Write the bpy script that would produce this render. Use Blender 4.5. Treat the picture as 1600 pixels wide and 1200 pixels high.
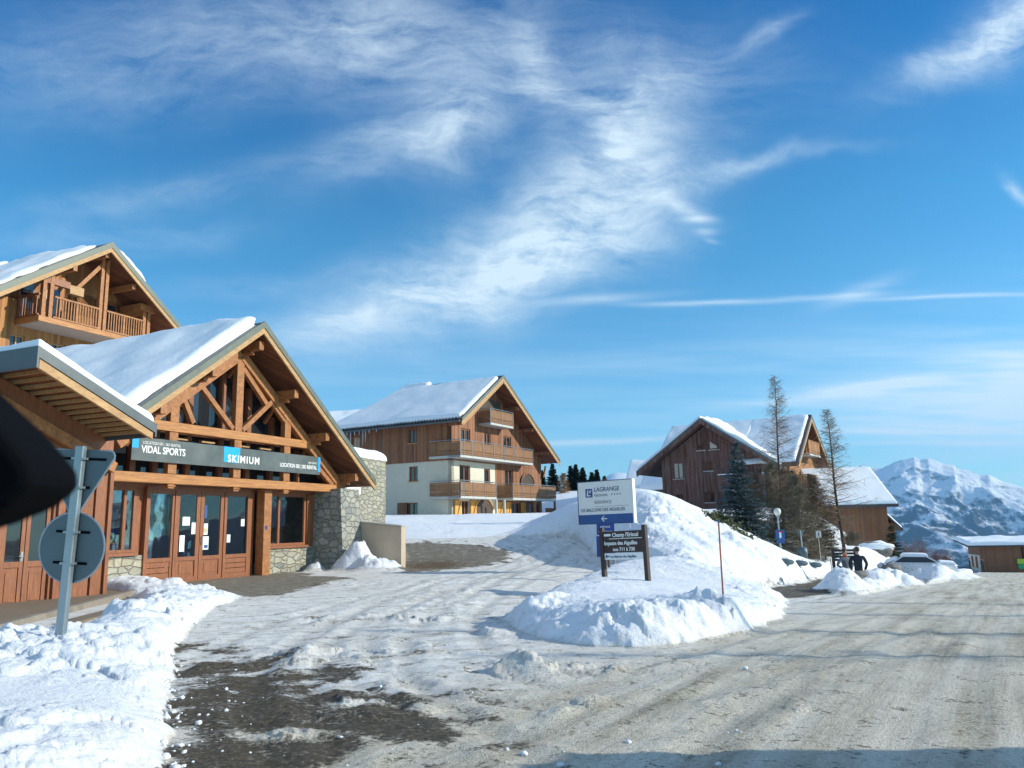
import bpy, math, random
import numpy as np
from mathutils import Vector, Matrix, noise as mnoise
R = math.radians
random.seed(7)
for _o in list(bpy.data.objects): bpy.data.objects.remove(_o)
scene = bpy.context.scene
C = scene.collection

# ------------------------------------------------------------------ camera
F = 1240.0; EYE = 1.5
_t = math.atan(222 / F); _r = R(-1.15)
f0 = np.array([0, math.cos(_t), math.sin(_t)]); r0 = np.array([1., 0, 0]); u0 = np.cross(r0, f0)
cr = r0 * math.cos(_r) + u0 * math.sin(_r); cu = -r0 * math.sin(_r) + u0 * math.cos(_r)
CAM = np.array([0, 0, EYE])
cam_d = bpy.data.cameras.new("camera"); cam = bpy.data.objects.new("camera", cam_d); C.objects.link(cam)
cam_d.sensor_width = 36; cam_d.lens = F * 36 / 1600
cam_d.clip_start = 0.05; cam_d.clip_end = 30000
cam.matrix_world = Matrix(((cr[0], cu[0], -f0[0], 0), (cr[1], cu[1], -f0[1], 0), (cr[2], cu[2], -f0[2], EYE), (0, 0, 0, 1)))
cam_d.dof.use_dof = True; cam_d.dof.focus_distance = 28; cam_d.dof.aperture_fstop = 8.5
scene.camera = cam

# ------------------------------------------------------------------ sun, sky, exposure
SUN_AZ = R(94); SUN_EL = R(23)
sd = bpy.data.lights.new("sun", 'SUN'); sd.energy = 4.7; sd.angle = R(0.5); sd.color = (1.0, 0.935, 0.79)
so = bpy.data.objects.new("sun", sd); C.objects.link(so)
sv = Vector((math.sin(SUN_AZ) * math.cos(SUN_EL), math.cos(SUN_AZ) * math.cos(SUN_EL), math.sin(SUN_EL)))
so.rotation_euler = sv.to_track_quat('Z', 'Y').to_euler()
scene.view_settings.view_transform = 'Standard'; scene.view_settings.look = 'None'
scene.view_settings.exposure = 0.24; scene.view_settings.gamma = 1
SKY_STR = 0.11

class NT:
    """tiny node-tree helper"""
    def __init__(s, tree): s.t = tree; s.n = tree.nodes; s.l = tree.links
    def add(s, typ, ins=None, **kw):
        n = s.n.new(typ)
        for k, v in kw.items(): setattr(n, k, v)
        if ins:
            for k, v in ins.items(): s.set(n, k, v)
        return n
    def set(s, n, k, v):
        sock = n.inputs[k]
        if isinstance(v, bpy.types.NodeSocket): s.l.new(v, sock)
        elif isinstance(v, bpy.types.Node): s.l.new(v.outputs[0], sock)
        else: sock.default_value = v
    def math(s, op, a, b=0.0, c=0.0, clamp=False):
        n = s.add('ShaderNodeMath', {0: a, 1: b, 2: c}, operation=op); n.use_clamp = clamp; return n.outputs[0]
    def vmath(s, op, a, b=(0, 0, 0)):
        n = s.add('ShaderNodeVectorMath', {0: a, 1: b}, operation=op)
        return n.outputs['Value'] if op in ('DOT_PRODUCT', 'LENGTH') else n.outputs[0]
    def mix(s, f, a, b, blend='MIX'):
        n = s.add('ShaderNodeMix', data_type='RGBA', blend_type=blend)
        s.set(n, 0, f); s.set(n, 6, a); s.set(n, 7, b); return n.outputs[2]
    def ramp(s, f, stops, interp='LINEAR'):
        n = s.add('ShaderNodeValToRGB', {0: f}); cr_ = n.color_ramp; cr_.interpolation = interp
        while len(cr_.elements) < len(stops): cr_.elements.new(0.5)
        for e, (p, c) in zip(cr_.elements, stops):
            e.position = p; e.color = c if len(c) == 4 else (*c, 1)
        return n.outputs[0]
    def noise(s, vec, scale, detail=4, rough=0.55, dist=0.0, dims='3D'):
        n = s.add('ShaderNodeTexNoise', {'Vector': vec, 'Scale': scale, 'Detail': detail, 'Roughness': rough, 'Distortion': dist}, noise_dimensions=dims)
        return n.outputs[0]
    def comb(s, x, y, z): return s.add('ShaderNodeCombineXYZ', {0: x, 1: y, 2: z}).outputs[0]
    def sep(s, v):
        n = s.add('ShaderNodeSeparateXYZ', {0: v}); return n.outputs[0], n.outputs[1], n.outputs[2]
    def rng(s, v, a, b, c=0.0, d=1.0, smooth=False):
        n = s.add('ShaderNodeMapRange', {0: v, 1: a, 2: b, 3: c, 4: d}); n.clamp = True
        if smooth: n.interpolation_type = 'SMOOTHSTEP'
        return n.outputs[0]

world = bpy.data.worlds.new("World"); scene.world = world; world.use_nodes = True
def build_world():
    w = NT(world.node_tree); w.n.clear()
    sky = w.add('ShaderNodeTexSky', sky_type='NISHITA'); sky.sun_disc = False
    sky.sun_elevation = SUN_EL; sky.sun_rotation = SUN_AZ
    sky.altitude = 1600; sky.air_density = 1.0; sky.dust_density = 0.6; sky.ozone_density = 2.2
    d = w.add('ShaderNodeTexCoord').outputs['Generated']
    # clouds live in a fixed tangent plane of the sky dome (directions, i.e. infinitely far away)
    fz = w.math('MAXIMUM', w.vmath('DOT_PRODUCT', d, tuple(f0)), 0.08)
    U = w.math('DIVIDE', w.vmath('DOT_PRODUCT', d, tuple(cr)), fz)
    V = w.math('DIVIDE', w.vmath('DOT_PRODUCT', d, tuple(cu)), fz)
    P0 = w.comb(U, V, 0.0)
    wn = w.add('ShaderNodeTexNoise', {'Vector': P0, 'Scale': 3.2, 'Detail': 5, 'Roughness': 0.55})
    warp = w.vmath('SUBTRACT', wn.outputs['Color'], (0.5, 0.5, 0.5))
    Pw = w.vmath('ADD', P0, w.vmath('MULTIPLY', warp, (0.16, 0.13, 0)))
    def blob(px, py, L, W, ang, amp, src=Pw):
        # streak-shaped mass: centre, half length, half width (all in 1/1240 rad), angle up to the right
        cx, cy = (px - 800) / F, (600 - py) / F
        q = w.vmath('SUBTRACT', src, (cx, cy, 0))
        a = R(ang); ca, sa = math.cos(a), math.sin(a)
        x = w.vmath('DOT_PRODUCT', q, (ca * F / L, sa * F / L, 0)); y = w.vmath('DOT_PRODUCT', q, (-sa * F / W, ca * F / W, 0))
        r2 = w.math('MULTIPLY_ADD', x, x, w.math('MULTIPLY', y, y))
        return w.math('MULTIPLY', w.math('EXPONENT', w.math('MULTIPLY', r2, -1.0)), amp)
    def total(lst, src=Pw):
        s_ = None
        for b in lst:
            v = blob(*b, src=src); s_ = v if s_ is None else w.math('ADD', s_, v)
        return s_
    big = total([(890, 340, 190, 80, 30, 1.1), (720, 440, 240, 58, 20, 1.0), (985, 250, 60, 100, 12, .45), (1025, 150, 80, 45, 35, .5),
                 (900, 165, 90, 28, -20, .5), (690, 200, 70, 60, 50, .7), (600, 245, 120, 40, 18, .45), (560, 500, 130, 26, 14, .45),
                 (700, 60, 420, 80, -8, .46), (300, 100, 420, 75, 4, .38), (560, 60, 50, 120, 0, .25), (850, 120, 40, 140, 8, .28),
                 (250, 300, 210, 24, 8, .3), (180, 370, 220, 26, 4, .25), (760, 190, 60, 50, 0, .2),
                 (1545, 60, 150, 30, 27, .95), (1620, 20, 90, 50, 30, .7), (1180, 52, 42, 12, 25, .5), (1590, 300, 14, 34, 40, .8),
                 (1150, 275, 90, 16, 18, .42), (1250, 250, 120, 10, 8, .2), (420, 440, 140, 20, 4, .22)])
    n1 = w.noise(w.vmath('MULTIPLY', Pw, (1.0, 1.5, 1)), 7.0, 10, 0.68, 0.6)
    n2 = w.noise(w.add('ShaderNodeMapping', {'Vector': Pw, 'Rotation': (0, 0, R(-28)), 'Scale': (1.0, 4.2, 1)}).outputs[0], 9.0, 10, 0.68, 0.3)
    n3 = w.noise(w.add('ShaderNodeMapping', {'Vector': P0, 'Rotation': (0, 0, R(-4)), 'Scale': (0.7, 9, 1)}).outputs[0], 5.0, 6, 0.6, 0.4)
    tex = w.math('ADD', w.math('MULTIPLY', n1, 0.5), w.math('MULTIPLY', n2, 0.5))
    tex = w.rng(tex, 0.37, 0.645, 0.18, 1.08)
    cb = w.math('MULTIPLY', big, tex)
    # contrails and low streaks: thin, barely warped
    P1 = w.vmath('ADD', P0, w.vmath('MULTIPLY', warp, (0.02, 0.012, 0)))
    thin = total([(930, 467, 90, 7, 4, .6), (1080, 472, 90, 4, 2, .5), (1250, 466, 130, 4.5, 3, .5), (1500, 463, 150, 3.5, 2, .5), (1345, 455, 60, 12, 20, .35),
                  (1400, 600, 240, 9, 8, .5), (1330, 615, 250, 10, 6, .3), (950, 690, 300, 5, 2, .45), (1450, 676, 260, 4, -1, .6), (1480, 694, 230, 4, 0, .4),
                  (1100, 560, 420, 22, 3, .22), (1500, 640, 330, 40, 0, .28), (1090, 342, 26, 7, 0, .5), (1103, 361, 18, 6, 0, .5), (1112, 375, 12, 4, -12, .4),
                  (1065, 325, 40, 9, -20, .5), (965, 241, 22, 8, -8, .75), (1595, 600, 45, 32, 0, .8), (1540, 560, 120, 12, 6, .3), (1560, 625, 150, 14, 0, .25), (1620, 650, 260, 110, 0, .62)], P1)
    ct = w.math('MULTIPLY', thin, w.rng(n3, 0.3, 0.62, 0.35, 1.15))
    lowh = w.math('MULTIPLY', w.rng(w.sep(d)[2], 0.0, 0.34, 1.0, 0.0, True), w.rng(n3, 0.35, 0.75, 0.12, 0.42))
    cloud = w.math('ADD', w.math('ADD', cb, ct), lowh, clamp=True)
    cloud = w.math('MULTIPLY', cloud, 0.86)
    # unseen bright sky overhead and behind the view, added to fill the shadows
    sky_fill = w.math('MAXIMUM', w.rng(zz0 := w.sep(d)[2], 0.66, 0.86, 0.0, 0.40, True), w.rng(w.vmath('DOT_PRODUCT', d, tuple(f0)), 0.25, -0.25, 0.0, 0.24, True))
    cloud = w.math('MAXIMUM', cloud, sky_fill)
    zz = w.sep(d)[2]
    tint = w.ramp(zz, [(0.10, (0.31, 0.61, 0.66)), (0.35, (0.185, 0.555, 0.65)), (0.52, (0.055, 0.385, 0.60)), (0.62, (0.06, 0.36, 0.58))])
    skyc = w.mix(1.0, w.vmath('MULTIPLY', sky.outputs[0], (2.2, 2.24, 2.24)), tint, 'MULTIPLY')
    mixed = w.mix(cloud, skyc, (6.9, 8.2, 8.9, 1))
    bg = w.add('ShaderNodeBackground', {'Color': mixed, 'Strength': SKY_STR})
    w.add('ShaderNodeOutputWorld', {'Surface': bg.outputs[0]})
build_world()

# ------------------------------------------------------------------ helpers
def ray(px, py):
    d = f0 * F + cr * (px - 800) - cu * (py - 600); return d / d[1]
def at(px, py, Y): return CAM + ray(px, py) * Y
def on(px, py, z=0.0):
    d = ray(px, py); return CAM + d * ((z - EYE) / d[2])

def tag(o, label=None, cat=None, group=None, kind=None):
    if label: o['label'] = label
    if cat: o['category'] = cat
    if group: o['group'] = group
    if kind: o['kind'] = kind
    return o
def thing(name, label, cat, loc=(0, 0, 0), rotz=0.0, group=None):
    o = bpy.data.objects.new(name, None); o.empty_display_size = 0.3; C.objects.link(o)
    o.location = Vector([float(v) for v in loc]); o.rotation_euler = (0, 0, rotz)
    return tag(o, label, cat, group)
def copy_tree(o, parent=None):
    c = o.copy(); C.objects.link(c); c.parent = parent
    for ch in o.children: copy_tree(ch, c)
    return c

class MB:
    def __init__(s): s.v = []; s.f = []
    def add(s, vs, fs):
        b = len(s.v); s.v += [tuple(float(c) for c in v) for v in vs]; s.f += [tuple(b + i for i in f) for f in fs]; return s
    def box(s, x0, x1, y0, y1, z0, z1):
        return s.add([(x0, y0, z0), (x1, y0, z0), (x1, y1, z0), (x0, y1, z0), (x0, y0, z1), (x1, y0, z1), (x1, y1, z1), (x0, y1, z1)],
                     [(0, 3, 2, 1), (4, 5, 6, 7), (0, 1, 5, 4), (1, 2, 6, 5), (2, 3, 7, 6), (3, 0, 4, 7)])
    def prism_y(s, poly, y0, y1):        # poly in (x,z), extruded along y
        n = len(poly)
        vs = [(x, y0, z) for x, z in poly] + [(x, y1, z) for x, z in poly]
        fs = [tuple(range(n)), tuple(range(2 * n - 1, n - 1, -1))] + [(i, i + n, (i + 1) % n + n, (i + 1) % n) for i in range(n)]
        return s.add(vs, fs)
    def prism_x(s, poly, x0, x1):        # poly in (y,z)
        n = len(poly)
        vs = [(x0, y, z) for y, z in poly] + [(x1, y, z) for y, z in poly]
        fs = [tuple(range(n)), tuple(range(2 * n - 1, n - 1, -1))] + [(i, i + n, (i + 1) % n + n, (i + 1) % n) for i in range(n)]
        return s.add(vs, fs)
    def prism_z(s, poly, z0, z1):
        n = len(poly)
        vs = [(x, y, z0) for x, y in poly] + [(x, y, z1) for x, y in poly]
        fs = [tuple(range(n - 1, -1, -1)), tuple(range(n, 2 * n))] + [(i, (i + 1) % n, (i + 1) % n + n, i + n) for i in range(n)]
        return s.add(vs, fs)
    def beam(s, p, q, w, h, up=(0, 0, 1)):
        p, q = Vector(p), Vector(q); d = (q - p).normalized(); up = Vector(up)
        sd_ = d.cross(up)
        if sd_.length < 1e-3: sd_ = d.cross(Vector((0, 1, 0)))
        sd_.normalize(); u = sd_.cross(d)
        vs = []
        for c in (p, q):
            for a, b in ((-1, -1), (1, -1), (1, 1), (-1, 1)): vs.append(c + sd_ * (a * w / 2) + u * (b * h / 2))
        return s.add(vs, [(0, 1, 2, 3), (7, 6, 5, 4), (0, 4, 5, 1), (1, 5, 6, 2), (2, 6, 7, 3), (3, 7, 4, 0)])
    def tube(s, pts, rad, n=8, cap=True):
        pts = [Vector(p) for p in pts]; b = len(s.v); ref = None
        for i, p in enumerate(pts):
            d = (pts[min(i + 1, len(pts) - 1)] - pts[max(i - 1, 0)]).normalized()
            if ref is None: ref = Vector((0, 0, 1)) if abs(d.z) < 0.9 else Vector((1, 0, 0))
            a = d.cross(ref).normalized(); c = a.cross(d).normalized(); ref = -c if False else ref
            r_ = rad[i] if hasattr(rad, '__len__') else rad
            for k in range(n):
                t = 2 * math.pi * k / n; s.v.append(tuple(p + a * (r_ * math.cos(t)) + c * (r_ * math.sin(t))))
        for i in range(len(pts) - 1):
            for k in range(n):
                k2 = (k + 1) % n; s.f.append((b + i * n + k, b + i * n + k2, b + (i + 1) * n + k2, b + (i + 1) * n + k))
        if cap:
            s.f.append(tuple(b + k for k in range(n - 1, -1, -1))); e = b + (len(pts) - 1) * n; s.f.append(tuple(e + k for k in range(n)))
        return s
    def lathe(s, prof, n=20, c=(0, 0, 0)):
        b = len(s.v)
        for r_, z in prof:
            for k in range(n):
                t = 2 * math.pi * k / n; s.v.append((c[0] + r_ * math.cos(t), c[1] + r_ * math.sin(t), c[2] + z))
        for i in range(len(prof) - 1):
            for k in range(n):
                k2 = (k + 1) % n; s.f.append((b + i * n + k, b + i * n + k2, b + (i + 1) * n + k2, b + (i + 1) * n + k))
        s.f.append(tuple(b + k for k in range(n - 1, -1, -1))); e = b + (len(prof) - 1) * n; s.f.append(tuple(e + k for k in range(n)))
        return s
    def build(s, name, m, parent=None, bevel=0.0, smooth=False, label=None):
        me = bpy.data.meshes.new(name); me.from_pydata(s.v, [], s.f); me.materials.append(m); me.update()
        if smooth: me.polygons.foreach_set('use_smooth', [True] * len(me.polygons))
        o = bpy.data.objects.new(name, me); C.objects.link(o)
        if parent is not None: o.parent = parent
        if bevel:
            b = o.modifiers.new('bevel', 'BEVEL'); b.width = bevel; b.segments = 2; b.limit_method = 'ANGLE'
        if label: o['label'] = label
        return o

def np_mesh(name, V, Fq, m, parent=None, smooth=True):
    V = np.asarray(V, dtype=np.float32); Fq = np.asarray(Fq, dtype=np.int32)
    me = bpy.data.meshes.new(name); k = Fq.shape[1]
    me.vertices.add(len(V)); me.vertices.foreach_set('co', V.ravel())
    me.loops.add(Fq.size); me.loops.foreach_set('vertex_index', Fq.ravel())
    me.polygons.add(len(Fq)); me.polygons.foreach_set('loop_start', np.arange(0, Fq.size, k, dtype=np.int32))
    me.polygons.foreach_set('use_smooth', np.full(len(Fq), smooth))
    me.update(calc_edges=True); me.materials.append(m)
    o = bpy.data.objects.new(name, me); C.objects.link(o)
    if parent is not None: o.parent = parent
    return o

def text(body, m, parent, loc, size, rot=(R(90), 0, 0), name='lettering', align='LEFT', ext=0.004, shear=0.0, sx=1.0, bold=0.0, spc=1.0):
    cd = bpy.data.curves.new(name, 'FONT'); cd.body = body; cd.size = size; cd.align_x = align; cd.align_y = 'BOTTOM_BASELINE' if False else 'BOTTOM'
    cd.extrude = ext; cd.shear = shear; cd.offset = bold; cd.space_character = spc
    tmp = bpy.data.objects.new('tmp', cd); C.objects.link(tmp)
    dg = bpy.context.evaluated_depsgraph_get(); me = bpy.data.meshes.new_from_object(tmp.evaluated_get(dg))
    bpy.data.objects.remove(tmp); me.materials.clear(); me.materials.append(m)
    o = bpy.data.objects.new(name, me); C.objects.link(o); o.parent = parent
    o.location = loc; o.rotation_euler = rot; o.scale = (sx, 1, 1)
    return o

# ------------------------------------------------------------------ numpy noise
def _h(ix, iy, s):
    n = (ix.astype(np.int64) * 374761393 + iy.astype(np.int64) * 668265263 + s * 1442695041) & 0xffffffff
    n = ((n ^ (n >> 13)) * 1274126177) & 0xffffffff
    return ((n ^ (n >> 16)) & 0xffffff) / float(0xffffff)
def vnoise(x, y, s=0):
    ix, iy = np.floor(x), np.floor(y); fx, fy = x - ix, y - iy
    fx = fx * fx * fx * (fx * (fx * 6 - 15) + 10); fy = fy * fy * fy * (fy * (fy * 6 - 15) + 10)
    a, b, c, d = _h(ix, iy, s), _h(ix + 1, iy, s), _h(ix, iy + 1, s), _h(ix + 1, iy + 1, s)
    return (a * (1 - fx) + b * fx) * (1 - fy) + (c * (1 - fx) + d * fx) * fy
def fbm(x, y, o=5, s=0, g=0.5):
    t = 0; a = 1; n = 0
    for i in range(o):
        t = t + a * (vnoise(x, y, s + i * 17) - 0.5); n += a; a *= g; x, y = x * 2.03 + 11.3, y * 2.03 - 7.1
    return t / n
def worley(x, y, s=0):
    ix, iy = np.floor(x), np.floor(y); best = np.full(x.shape, 9.0); hid = np.zeros(x.shape)
    for dx in (-1, 0, 1):
        for dy in (-1, 0, 1):
            cx, cy = ix + dx, iy + dy
            px, py = cx + _h(cx, cy, s + 5), cy + _h(cx, cy, s + 9)
            dd = (x - px) ** 2 + (y - py) ** 2
            m = dd < best; best = np.where(m, dd, best); hid = np.where(m, _h(cx, cy, s + 21), hid)
    return np.sqrt(best), hid
def sst(a, b, v):
    t = np.clip((v - a) / (b - a), 0, 1); return t * t * (3 - 2 * t)
def poly_sd(x, y, poly):
    """signed distance, positive inside"""
    P = np.asarray(poly, float); n = len(P); best = np.full(x.shape, 1e9); ins = np.zeros(x.shape, bool)
    for i in range(n):
        ax, ay = P[i]; bx, by = P[(i + 1) % n]; ex, ey = bx - ax, by - ay
        t = np.clip(((x - ax) * ex + (y - ay) * ey) / (ex * ex + ey * ey + 1e-12), 0, 1)
        best = np.minimum(best, (x - ax - t * ex) ** 2 + (y - ay - t * ey) ** 2)
        c = ((ay > y) != (by > y)) & (x < (bx - ax) * (y - ay) / (by - ay + 1e-12) + ax)
        ins ^= c
    return np.where(ins, 1, -1) * np.sqrt(best)

# ------------------------------------------------------------------ materials
def new_mat(name):
    m = bpy.data.materials.new(name); m.use_nodes = True; w = NT(m.node_tree)
    b = w.n['Principled BSDF']; return m, w, b
def bump(w, b, h, strength=0.5, dist=0.02):
    n = w.add('ShaderNodeBump', {'Height': h, 'Strength': strength, 'Distance': dist}); w.set(b, 'Normal', n.outputs[0])
def objc(w): return w.add('ShaderNodeTexCoord').outputs['Object']
def simple(name, col, rough=0.5, metal=0.0, var=0.12, sc=6, bmp=0.1, bsc=60):
    m, w, b = new_mat(name); c = objc(w)
    n = w.noise(c, sc, 5, 0.6)
    lo = tuple(x * (1 - var) for x in col); hi = tuple(min(1, x * (1 + var)) for x in col)
    w.set(b, 'Base Color', w.ramp(n, [(0.3, lo), (0.7, hi)])); b.inputs['Roughness'].default_value = rough; b.inputs['Metallic'].default_value = metal
    w.set(b, 'Roughness', w.rng(n, 0.2, 0.8, max(0.02, rough - 0.1), min(1, rough + 0.12)))
    if bmp: bump(w, b, w.noise(c, bsc, 3), bmp, 0.004)
    return m
def wood(name, c1, c2, grain=(14, 14, 1.2), rough=0.6, plank=0.0, pdir='z', gap=0.06, weather=None):
    """wood with grain; plank>0 gives boards of that width, running along pdir"""
    m, w, b = new_mat(name); c = objc(w); x, y, z = w.sep(c)
    gm = w.vmath('MULTIPLY', c, grain)
    if plank:
        a = w.math('ADD', x, y) if pdir == 'z' else z
        k = w.math('DIVIDE', a, plank); cell = w.math('FLOOR', k); fr = w.math('FRACT', k)
        wn = w.add('ShaderNodeTexWhiteNoise', {'W': cell}, noise_dimensions='1D').outputs[0]
        off = w.comb(w.math('MULTIPLY', wn, 37.0), 0.0, w.math('MULTIPLY', wn, 91.0))
        gm = w.vmath('ADD', gm, off)
    n = w.noise(gm, 1.6, 6, 0.62, 0.8); n2 = w.noise(gm, 9.0, 3, 0.5, 0.3)
    v = w.math('ADD', w.math('MULTIPLY', n, 0.75), w.math('MULTIPLY', n2, 0.25))
    if plank: v = w.math('ADD', v, w.math('MULTIPLY', w.math('SUBTRACT', wn, 0.5), 0.32))
    col = w.ramp(v, [(0.30, c1), (0.50, tuple((p + q) / 2 for p, q in zip(c1, c2))), (0.68, c2)])
    if weather:
        # greyed streaks where rain reaches the boards
        wm = w.rng(w.noise(w.vmath('MULTIPLY', c, (5.0, 5.0, 0.35)), 1.3, 5, 0.65), 0.46, 0.66)
        col = w.mix(w.math('MULTIPLY', wm, weather[1]), col, (*weather[0], 1))
    if not plank:
        kn = w.rng(w.noise(w.vmath('MULTIPLY', c, (2.3, 2.3, 2.3)), 2.2, 6, .7), .60, .72, 0.0, .55)
        col = w.mix(kn, col, tuple(v_ * 0.35 for v_ in c1) + (1,))
    h = n2
    if plank:
        edge = w.math('MINIMUM', fr, w.math('SUBTRACT', 1.0, fr)); e = w.rng(edge, 0.0, gap, 0.0, 1.0)
        col = w.mix(w.rng(edge, 0.0, gap * 0.6, 0.75, 0.0), col, tuple(v_ * 0.25 for v_ in c1) + (1,))
        h = w.math('ADD', w.math('MULTIPLY', n2, 0.25), w.math('ADD', e, w.math('MULTIPLY', wn, 0.5)))
    w.set(b, 'Base Color', col); b.inputs['Roughness'].default_value = rough
    bump(w, b, h, 0.5, 0.015 if plank else 0.006)
    return m
def stone_mat(name, cols, scale=2.6, flat=1.9, mortar=(0.30, 0.27, 0.22)):
    m, w, b = new_mat(name); c = objc(w)
    wp = w.add('ShaderNodeTexNoise', {'Vector': c, 'Scale': 3.0, 'Detail': 3}).outputs['Color']
    p = w.vmath('ADD', w.vmath('MULTIPLY', c, (1, 1, flat)), w.vmath('MULTIPLY', w.vmath('SUBTRACT', wp, (.5, .5, .5)), (.16, .16, .2)))
    ve = w.add('ShaderNodeTexVoronoi', {'Vector': p, 'Scale': scale, 'Randomness': 0.75}, feature='DISTANCE_TO_EDGE').outputs['Distance']
    vf = w.add('ShaderNodeTexVoronoi', {'Vector': p, 'Scale': scale, 'Randomness': 0.75}, feature='F1').outputs['Color']
    rr = w.sep(vf)[0]
    col = w.ramp(rr, [(i / (len(cols) - 1), cc) for i, cc in enumerate(cols)])
    n = w.noise(c, 9, 7, 0.68); col = w.mix(w.rng(n, 0.3, 0.75, 0.0, 0.55), col, (0.15, 0.14, 0.12, 1), 'MULTIPLY')
    n_ = w.noise(c, 2.3, 4); col = w.mix(w.rng(n_, 0.5, 0.8, 0.0, 0.5), col, (0.42, 0.40, 0.27, 1))
    mk = w.rng(ve, 0.012, 0.045, 1.0, 0.0)
    col = w.mix(mk, col, (*mortar, 1)); w.set(b, 'Base Color', col); b.inputs['Roughness'].default_value = 0.9
    h = w.math('ADD', w.rng(ve, 0.0, 0.09, 0.0, 1.0, True), w.math('ADD', w.math('MULTIPLY', n, 0.35), w.math('MULTIPLY', rr, 0.3)))
    bump(w, b, h, 0.9, 0.05)
    return m

M = {}
M['beam'] = wood('orange_beam', (0.17, 0.058, 0.018), (0.50, 0.21, 0.065), grain=(5, 5, 5), rough=0.55)
M['beam_x'] = wood('orange_beam_along', (0.25, 0.09, 0.026), (0.58, 0.27, 0.085), grain=(0.9, 9, 13), rough=0.55)
M['red_wood'] = wood('red_brown_joinery', (0.16, 0.052, 0.022), (0.36, 0.135, 0.055), grain=(16, 16, 1.6), rough=0.5)
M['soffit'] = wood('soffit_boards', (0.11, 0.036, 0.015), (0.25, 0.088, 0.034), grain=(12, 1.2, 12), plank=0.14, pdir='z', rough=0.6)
M['trim'] = wood('pale_barge_board', (0.30, 0.16, 0.065), (0.56, 0.34, 0.15), grain=(2, 10, 8), rough=0.6)
M['clad'] = wood('larch_cladding', (0.13, 0.046, 0.018), (0.38, 0.15, 0.055), plank=0.16, rough=0.7, weather=((0.20, 0.15, 0.12), 0.45))
M['clad_gold'] = wood('golden_cladding', (0.24, 0.095, 0.028), (0.45, 0.21, 0.07), plank=0.16, rough=0.7)
M['clad_dark'] = wood('dark_weathered_cladding', (0.065, 0.024, 0.018), (0.20, 0.085, 0.06), plank=0.17, rough=0.75, weather=((0.24, 0.20, 0.18), 0.6))
M['clad_plain'] = wood('plain_brown_cladding', (0.17, 0.065, 0.027), (0.28, 0.12, 0.05), plank=0.14, rough=0.75, weather=((0.15, 0.12, 0.09), 0.6))
M['rail_wood'] = wood('balcony_boards', (0.16, 0.07, 0.026), (0.36, 0.175, 0.07), grain=(14, 14, 2), rough=0.7, weather=((0.24, 0.21, 0.17), 0.4))
M['shutter'] = wood('yellow_shutter', (0.50, 0.24, 0.05), (0.68, 0.38, 0.09), plank=0.12, rough=0.6)
M['old_wood'] = wood('grey_deck_boards', (0.14, 0.11, 0.075), (0.26, 0.21, 0.15), grain=(1.5, 12, 12), rough=0.8)
M['post_dark'] = wood('dark_brown_post', (0.028, 0.018, 0.016), (0.06, 0.04, 0.035), rough=0.6)
M['stone'] = stone_mat('pale_stonework', [(0.36, 0.34, 0.26), (0.50, 0.49, 0.42), (0.44, 0.42, 0.30), (0.33, 0.33, 0.30), (0.52, 0.48, 0.36), (0.28, 0.29, 0.27)])
M['stone_grey'] = stone_mat('grey_stonework', [(0.30, 0.31, 0.29), (0.45, 0.46, 0.42), (0.37, 0.37, 0.31), (0.25, 0.26, 0.25), (0.48, 0.47, 0.40)], scale=2.9, flat=1.5)
M['render'] = simple('cream_render', (0.62, 0.58, 0.47), 0.9, var=0.05, sc=1.5, bmp=0.2)
M['render_tan'] = simple('tan_render', (0.50, 0.41, 0.31), 0.9, var=0.08, sc=2, bmp=0.3)
M['metal_grey'] = simple('grey_roof_trim', (0.10, 0.115, 0.12), 0.45, 0.3, var=0.12, sc=3)
M['metal_green'] = simple('greenish_roof_edge', (0.13, 0.145, 0.12), 0.5, 0.25, var=0.15, sc=4)
M['galv'] = simple('galvanised_steel', (0.28, 0.34, 0.37), 0.42, 0.7, var=0.10, sc=5)
M['sign_back'] = simple('sign_back_grey', (0.085, 0.125, 0.145), 0.5, 0.25, var=0.10, sc=4)
M['tiles'] = simple('dark_roof_tiles', (0.06, 0.06, 0.065), 0.7, var=0.25, sc=5)
M['slab'] = simple('balcony_slab', (0.48, 0.47, 0.44), 0.85, var=0.06)
M['concrete'] = simple('concrete', (0.24, 0.21, 0.17), 0.9, var=0.25, sc=3, bmp=0.4, bsc=25)
M['white'] = simple('white_paint', (0.78, 0.78, 0.76), 0.5, var=0.03)
M['board_white'] = simple('sign_face_white', (0.80, 0.82, 0.80), 0.5, var=0.03)
M['blue'] = simple('sign_blue', (0.025, 0.10, 0.30), 0.4, var=0.05)
M['blue_deep'] = simple('sign_blue_deep', (0.015, 0.045, 0.26), 0.4, var=0.05)
M['cyan'] = simple('logo_cyan', (0.01, 0.36, 0.80), 0.4, var=0.03)
M['sign_grey'] = simple('shop_sign_grey', (0.105, 0.12, 0.115), 0.38, 0.1, var=0.22, sc=1.6)
M['ink'] = simple('dark_blue_ink', (0.03, 0.06, 0.17), 0.5, var=0.02, bmp=0)
M['ink_grey'] = simple('grey_ink', (0.20, 0.22, 0.25), 0.5, var=0.02, bmp=0)
M['letter'] = simple('white_letter', (0.80, 0.80, 0.78), 0.45, var=0.02, bmp=0)
M['black'] = simple('black_plastic', (0.003, 0.0035, 0.005), 0.9, var=0.1)
M['red'] = simple('red_paint', (0.45, 0.04, 0.03), 0.5)
M['pole_rust'] = simple('snow_pole_red', (0.36, 0.09, 0.05), 0.6, var=0.3, sc=4)
M['curtain'] = simple('pale_curtain', (0.50, 0.47, 0.40), 0.9)
M['rock'] = simple('rock', (0.17, 0.16, 0.15), 0.9, var=0.5, sc=2.5, bmp=1.0, bsc=9)
M['skin'] = simple('skin', (0.50, 0.29, 0.21), 0.55)
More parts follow.
